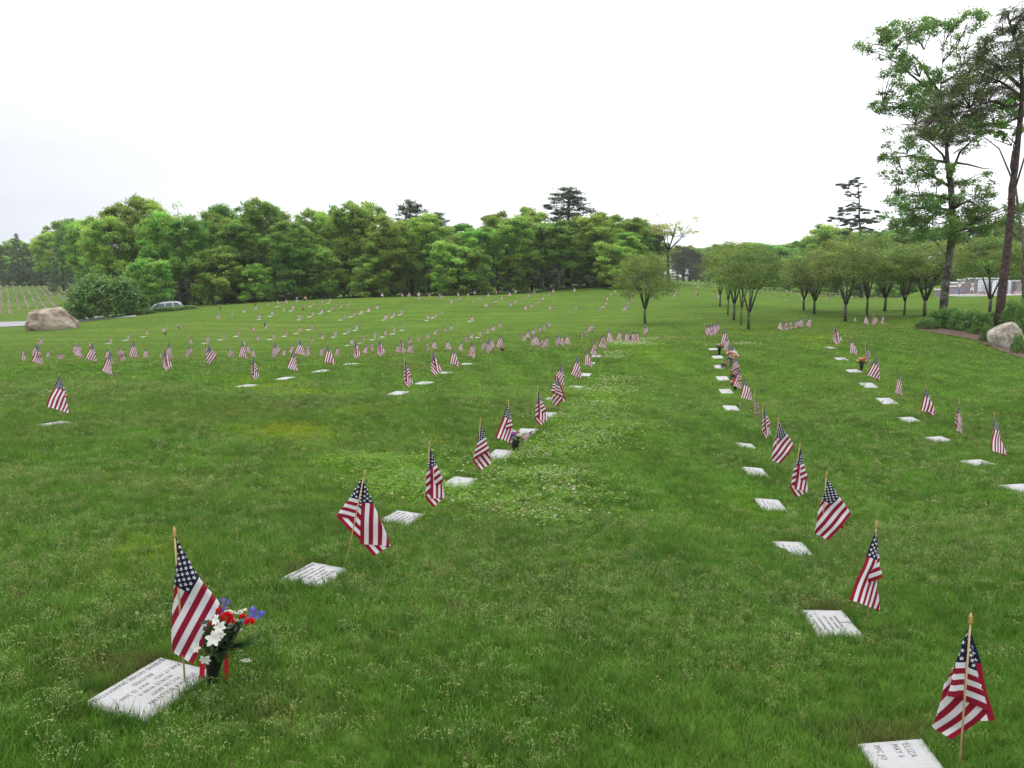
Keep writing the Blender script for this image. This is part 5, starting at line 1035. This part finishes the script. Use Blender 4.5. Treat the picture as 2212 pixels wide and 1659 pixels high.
def person(X, Y, H, rz, pose, cols, label):
    o = empty('person', (X, Y, z0+.01), rz, H/1.75)
    fr = {'stand':(.03,-.03,.0), 'walk':(.26,-.26,.1)}[pose]
    J = [(0,0,.98,.13,.10),(0,0,1.18,.115,.085),(0,0,1.38,.14,.09),(0,0,1.50,.055),(0,-.01,1.62,.085,.095),(0,-.01,1.70,.07)]; E = [(0,1),(1,2),(2,3),(3,4),(4,5)]
    feet = []
    for sgn, f_ in ((-1,fr[0]),(1,fr[1])):
        k = len(J); J += [(sgn*.09,0,.92,.09),(sgn*.10,-f_*.55-.02,.50,.06),(sgn*.10,-f_+(.06 if f_ < 0 else 0),.09,.042),(sgn*.10,-f_-.10+(.03 if f_ < 0 else 0),.03,.034)]; E += [(0,k),(k,k+1),(k+1,k+2),(k+2,k+3)]; feet.append(J[k+3])
    arms = {'stand':[((-.22,-.02,1.13),(-.20,-.10,.92)),((.22,-.02,1.13),(.24,-.04,.90))], 'walk':[((-.22,.05,1.14),(-.22,-.05,.90)),((.21,-.10,1.18),(.06,-.19,1.42))]}[pose]
    for sgn, (el, wr) in zip((-1,1), arms):
        k = len(J); J += [(sgn*.19,0,1.42,.05),(*el,.038),(*wr,.027)]; E += [(2,k),(k,k+1),(k+1,k+2)]; hand_pts(J, E, k+2, np.array(wr)-np.array(el), sgn)
    skin('body', J, E, M['skin'], o)
    mb = MB()      # face
    for x in (-.03,.03): mb.lathe([(.004,-.006),(.010,0),(.004,.006)], (x,-.098,1.645), 6)
    mb.lathe([(.012,-.015),(.010,.0),(.004,.02)], (0,-.108,1.62), 6); mb.box((0,-.096,1.585), (.045,.01,.008)); mb.obj('face', M['hair'], o)
    mb = MB(); mb.lathe([(.088,1.60),(.10,1.66),(.092,1.72),(.05,1.765),(.01,1.775)], (0,.014,0), 12); mb.obj('hair', M['hair'], o)
    sj = [(0,0,1.0,.15,.115),(0,0,1.2,.135,.10),(0,0,1.42,.155,.10)]; se = [(0,1),(1,2)]
    for sgn, (el, wr) in zip((-1,1), arms): k = len(sj); e3 = wr if cols[3] else el; sj += [(sgn*.20,0,1.42,.065),(*el,.052)]+([(*wr,.04)] if cols[3] else []); se += [(2,k),(k,k+1)]+([(k+1,k+2)] if cols[3] else [])
    skin('shirt', sj, se, cols[0], o)
    pj = [(0,0,.97,.15,.12)]; pe = []
    for sgn, f_ in ((-1,fr[0]),(1,fr[1])):
        k = len(pj); pj += [(sgn*.09,0,.88,.105),(sgn*.10,-f_*.55-.02,.52,.085)]; pe += [(0,k),(k,k+1)]
        if not cols[4]: pj.append((sgn*.10,-f_+(.06 if f_ < 0 else 0),.12,.062)); pe.append((k+1,k+2))
    skin('trousers', pj, pe, cols[1], o)
    for f_ in feet: mb = MB(); mb.lathe([(.055,-.03),(.06,.02),(.045,.06),(.03,.08)], (f_[0], f_[1]+.03, f_[2]), 10); mb.obj('shoe', cols[2], o)
    tag(o, label, 'person'); return o
p1 = person(wx(655,-1.3), DW-1.3, 1.62, math.radians(10), 'stand', (M['wcloth'],M['jean'],M['black'],False,False), 'dark-haired person in white top and blue jeans standing at the wall steps')
sj = [(0,.03,1.05,.165,.10),(0,.03,1.25,.155,.10),(0,.02,1.42,.17,.11)]; se = [(0,1),(1,2)]
for sgn, el, wr in ((-1,(-.22,-.01,1.13),(-.20,-.09,.95)),(1,(.22,-.01,1.13),(.24,-.03,.93))): k = len(sj); sj += [(sgn*.205,.0,1.42,.072),(*el,.06),(*wr,.05)]; se += [(2,k),(k,k+1),(k+1,k+2)]
jk = skin('jacket', sj, se, M['black'], p1); jk.location = (0,.045,0)
person(wx(828,-1.5), DW-1.5, 1.74, math.radians(-95), 'walk', (M['gcloth'],M['wcloth'],M['wcloth'],False,True), 'person in pale shirt, white shorts and white shoes walking along the wall')

# ---------------------------------------------------------------- parked estate car, half hidden behind the verge
M['paint'] = plain('pale_blue_silver_paint', (.60,.64,.70), .35, .5, .0); M['paint2'] = plain('dark_lower_paint', (.26,.31,.35), .4, .5, .2); M['glass'] = plain('dark_car_glass', (.05,.07,.075), .08, .6); M['tyre'] = plain('tyre_rubber', (.02,.02,.02), .9); M['rim'] = plain('alloy_rim', (.4,.4,.42), .3, .5, .6); M['lamp'] = plain('lamp_lens', (.7,.7,.72), .15); M['tail'] = plain('tail_lens', (.35,.02,.02), .3)
d = 94; X = (351-CX)/F0*d; zc = HC-ray(351, 684)[1]*d
car = empty('parked_car', (X, d, zc)); car.rotation_euler = (0, math.radians(-5), math.radians(14))
def prof_body(mb, pts, y0, y1, inset=0, mat=0):
    n_ = len(pts); V = [(x, y0+(inset if z > 1.0 else 0), z) for x, z in pts]+[(x, y1-(inset if z > 1.0 else 0), z) for x, z in pts]
    mb.add(V, [tuple(range(n_)), tuple(range(2*n_-1, n_-1, -1))]+[(i, n_+i, n_+(i+1)%n_, (i+1)%n_) for i in range(n_)], mat, smooth=False)
mb = MB(); prof_body(mb, [(-2.3,.35),(2.3,.38),(2.32,.62),(2.28,.98),(-.75,.95),(-1.2,.92),(-1.9,.84),(-2.25,.70),(-2.32,.55)], -.86, .86); mb.obj('body', M['paint'], car)
mb = MB(); prof_body(mb, [(-2.2,.30),(2.2,.32),(2.26,.60),(-2.26,.55)], -.875, .875); mb.obj('sill_panel', M['paint2'], car)
mb = MB(); prof_body(mb, [(-.98,.935),(2.22,.97),(1.95,1.40),(1.5,1.46),(.1,1.46),(-.25,1.41)], -.80, .80, .10); cb = mb.obj('cabin_glass', M['glass'], car)
mb = MB(); prof_body(mb, [(-.20,1.44),(1.93,1.42),(1.6,1.50),(.1,1.505)], -.71, .71); mb.obj('roof', M['paint'], car)
for sy in (-1, 1):
    mb = MB(); y = sy*.77
    mb.tube([(-1.02,sy*.80,.94),(-.24,sy*.71,1.44)], .035, 6); mb.tube([(2.24,sy*.80,.98),(1.95,sy*.71,1.43)], .045, 6); mb.tube([(.62,sy*.80,.95),(.60,sy*.71,1.45)], .03, 6); mb.tube([(1.45,sy*.80,.96),(1.40,sy*.71,1.45)], .035, 6); mb.obj('pillars', M['paint'], car)
    mb = MB(); mb.tube([(.0,sy*.62,1.55),(1.5,sy*.62,1.55)], .02, 6); mb.obj('roof_rail', M['paint2'], car)
    mb = MB(); mb.box((-2.16,sy*.62,.70), (.22,.36,.14), rz=-sy*.35); mb.obj('headlight', M['lamp'], car)
    mb = MB(); mb.box((2.29,sy*.74,.84), (.06,.20,.26)); mb.obj('tail_light', M['tail'], car)
    mb = MB(); mb.box((-.70,sy*.93,.98), (.12,.16,.12)); mb.obj('wing_mirror', M['paint'], car)
    for x in (-1.42, 1.40):
        mb = MB(); th = np.linspace(0, 2*math.pi, 21); prof = [(.20,-.10),(.31,-.10),(.325,-.05),(.325,.05),(.31,.10),(.20,.10)]
        V = [(x+r*math.cos(t), sy*.80+w_, .32+r*math.sin(t)) for r, w_ in prof for t in th[:-1]]; mb.add(V, [(i*20+j, i*20+(j+1)%20, (i+1)*20+(j+1)%20, (i+1)*20+j) for i in range(5) for j in range(20)]); wh = mb.obj('wheel', M['tyre'], car)
        mb = MB(); V = [(x, sy*.90, .32)]+[(x+.2*math.cos(t), sy*.89, .32+.2*math.sin(t)) for t in th[:-1]]; mb.add(V, [(0, 1+j, 1+(j+1)%20) for j in range(20)]); mb.obj('rim', M['rim'], wh)
tag(car, 'pale blue-silver estate car parked under the trees on the left', 'car')

# ---------------------------------------------------------------- humid air
hz_ = MB(); hz_.box((0, 170, 18), (760, 440, 80)); m = bpy.data.materials.new('humid_air'); m.use_nodes = True; n = m.node_tree; n.nodes.clear(); out = n.nodes.new('ShaderNodeOutputMaterial'); pv = n.nodes.new('ShaderNodeVolumePrincipled')
pv.inputs['Color'].default_value = (.86,.89,.93,1); pv.inputs['Density'].default_value = .00018; pv.inputs['Anisotropy'].default_value = .1; n.links.new(pv.outputs[0], out.inputs['Volume'])
if HAZE: tag(hz_.obj('haze', m), kind='stuff')
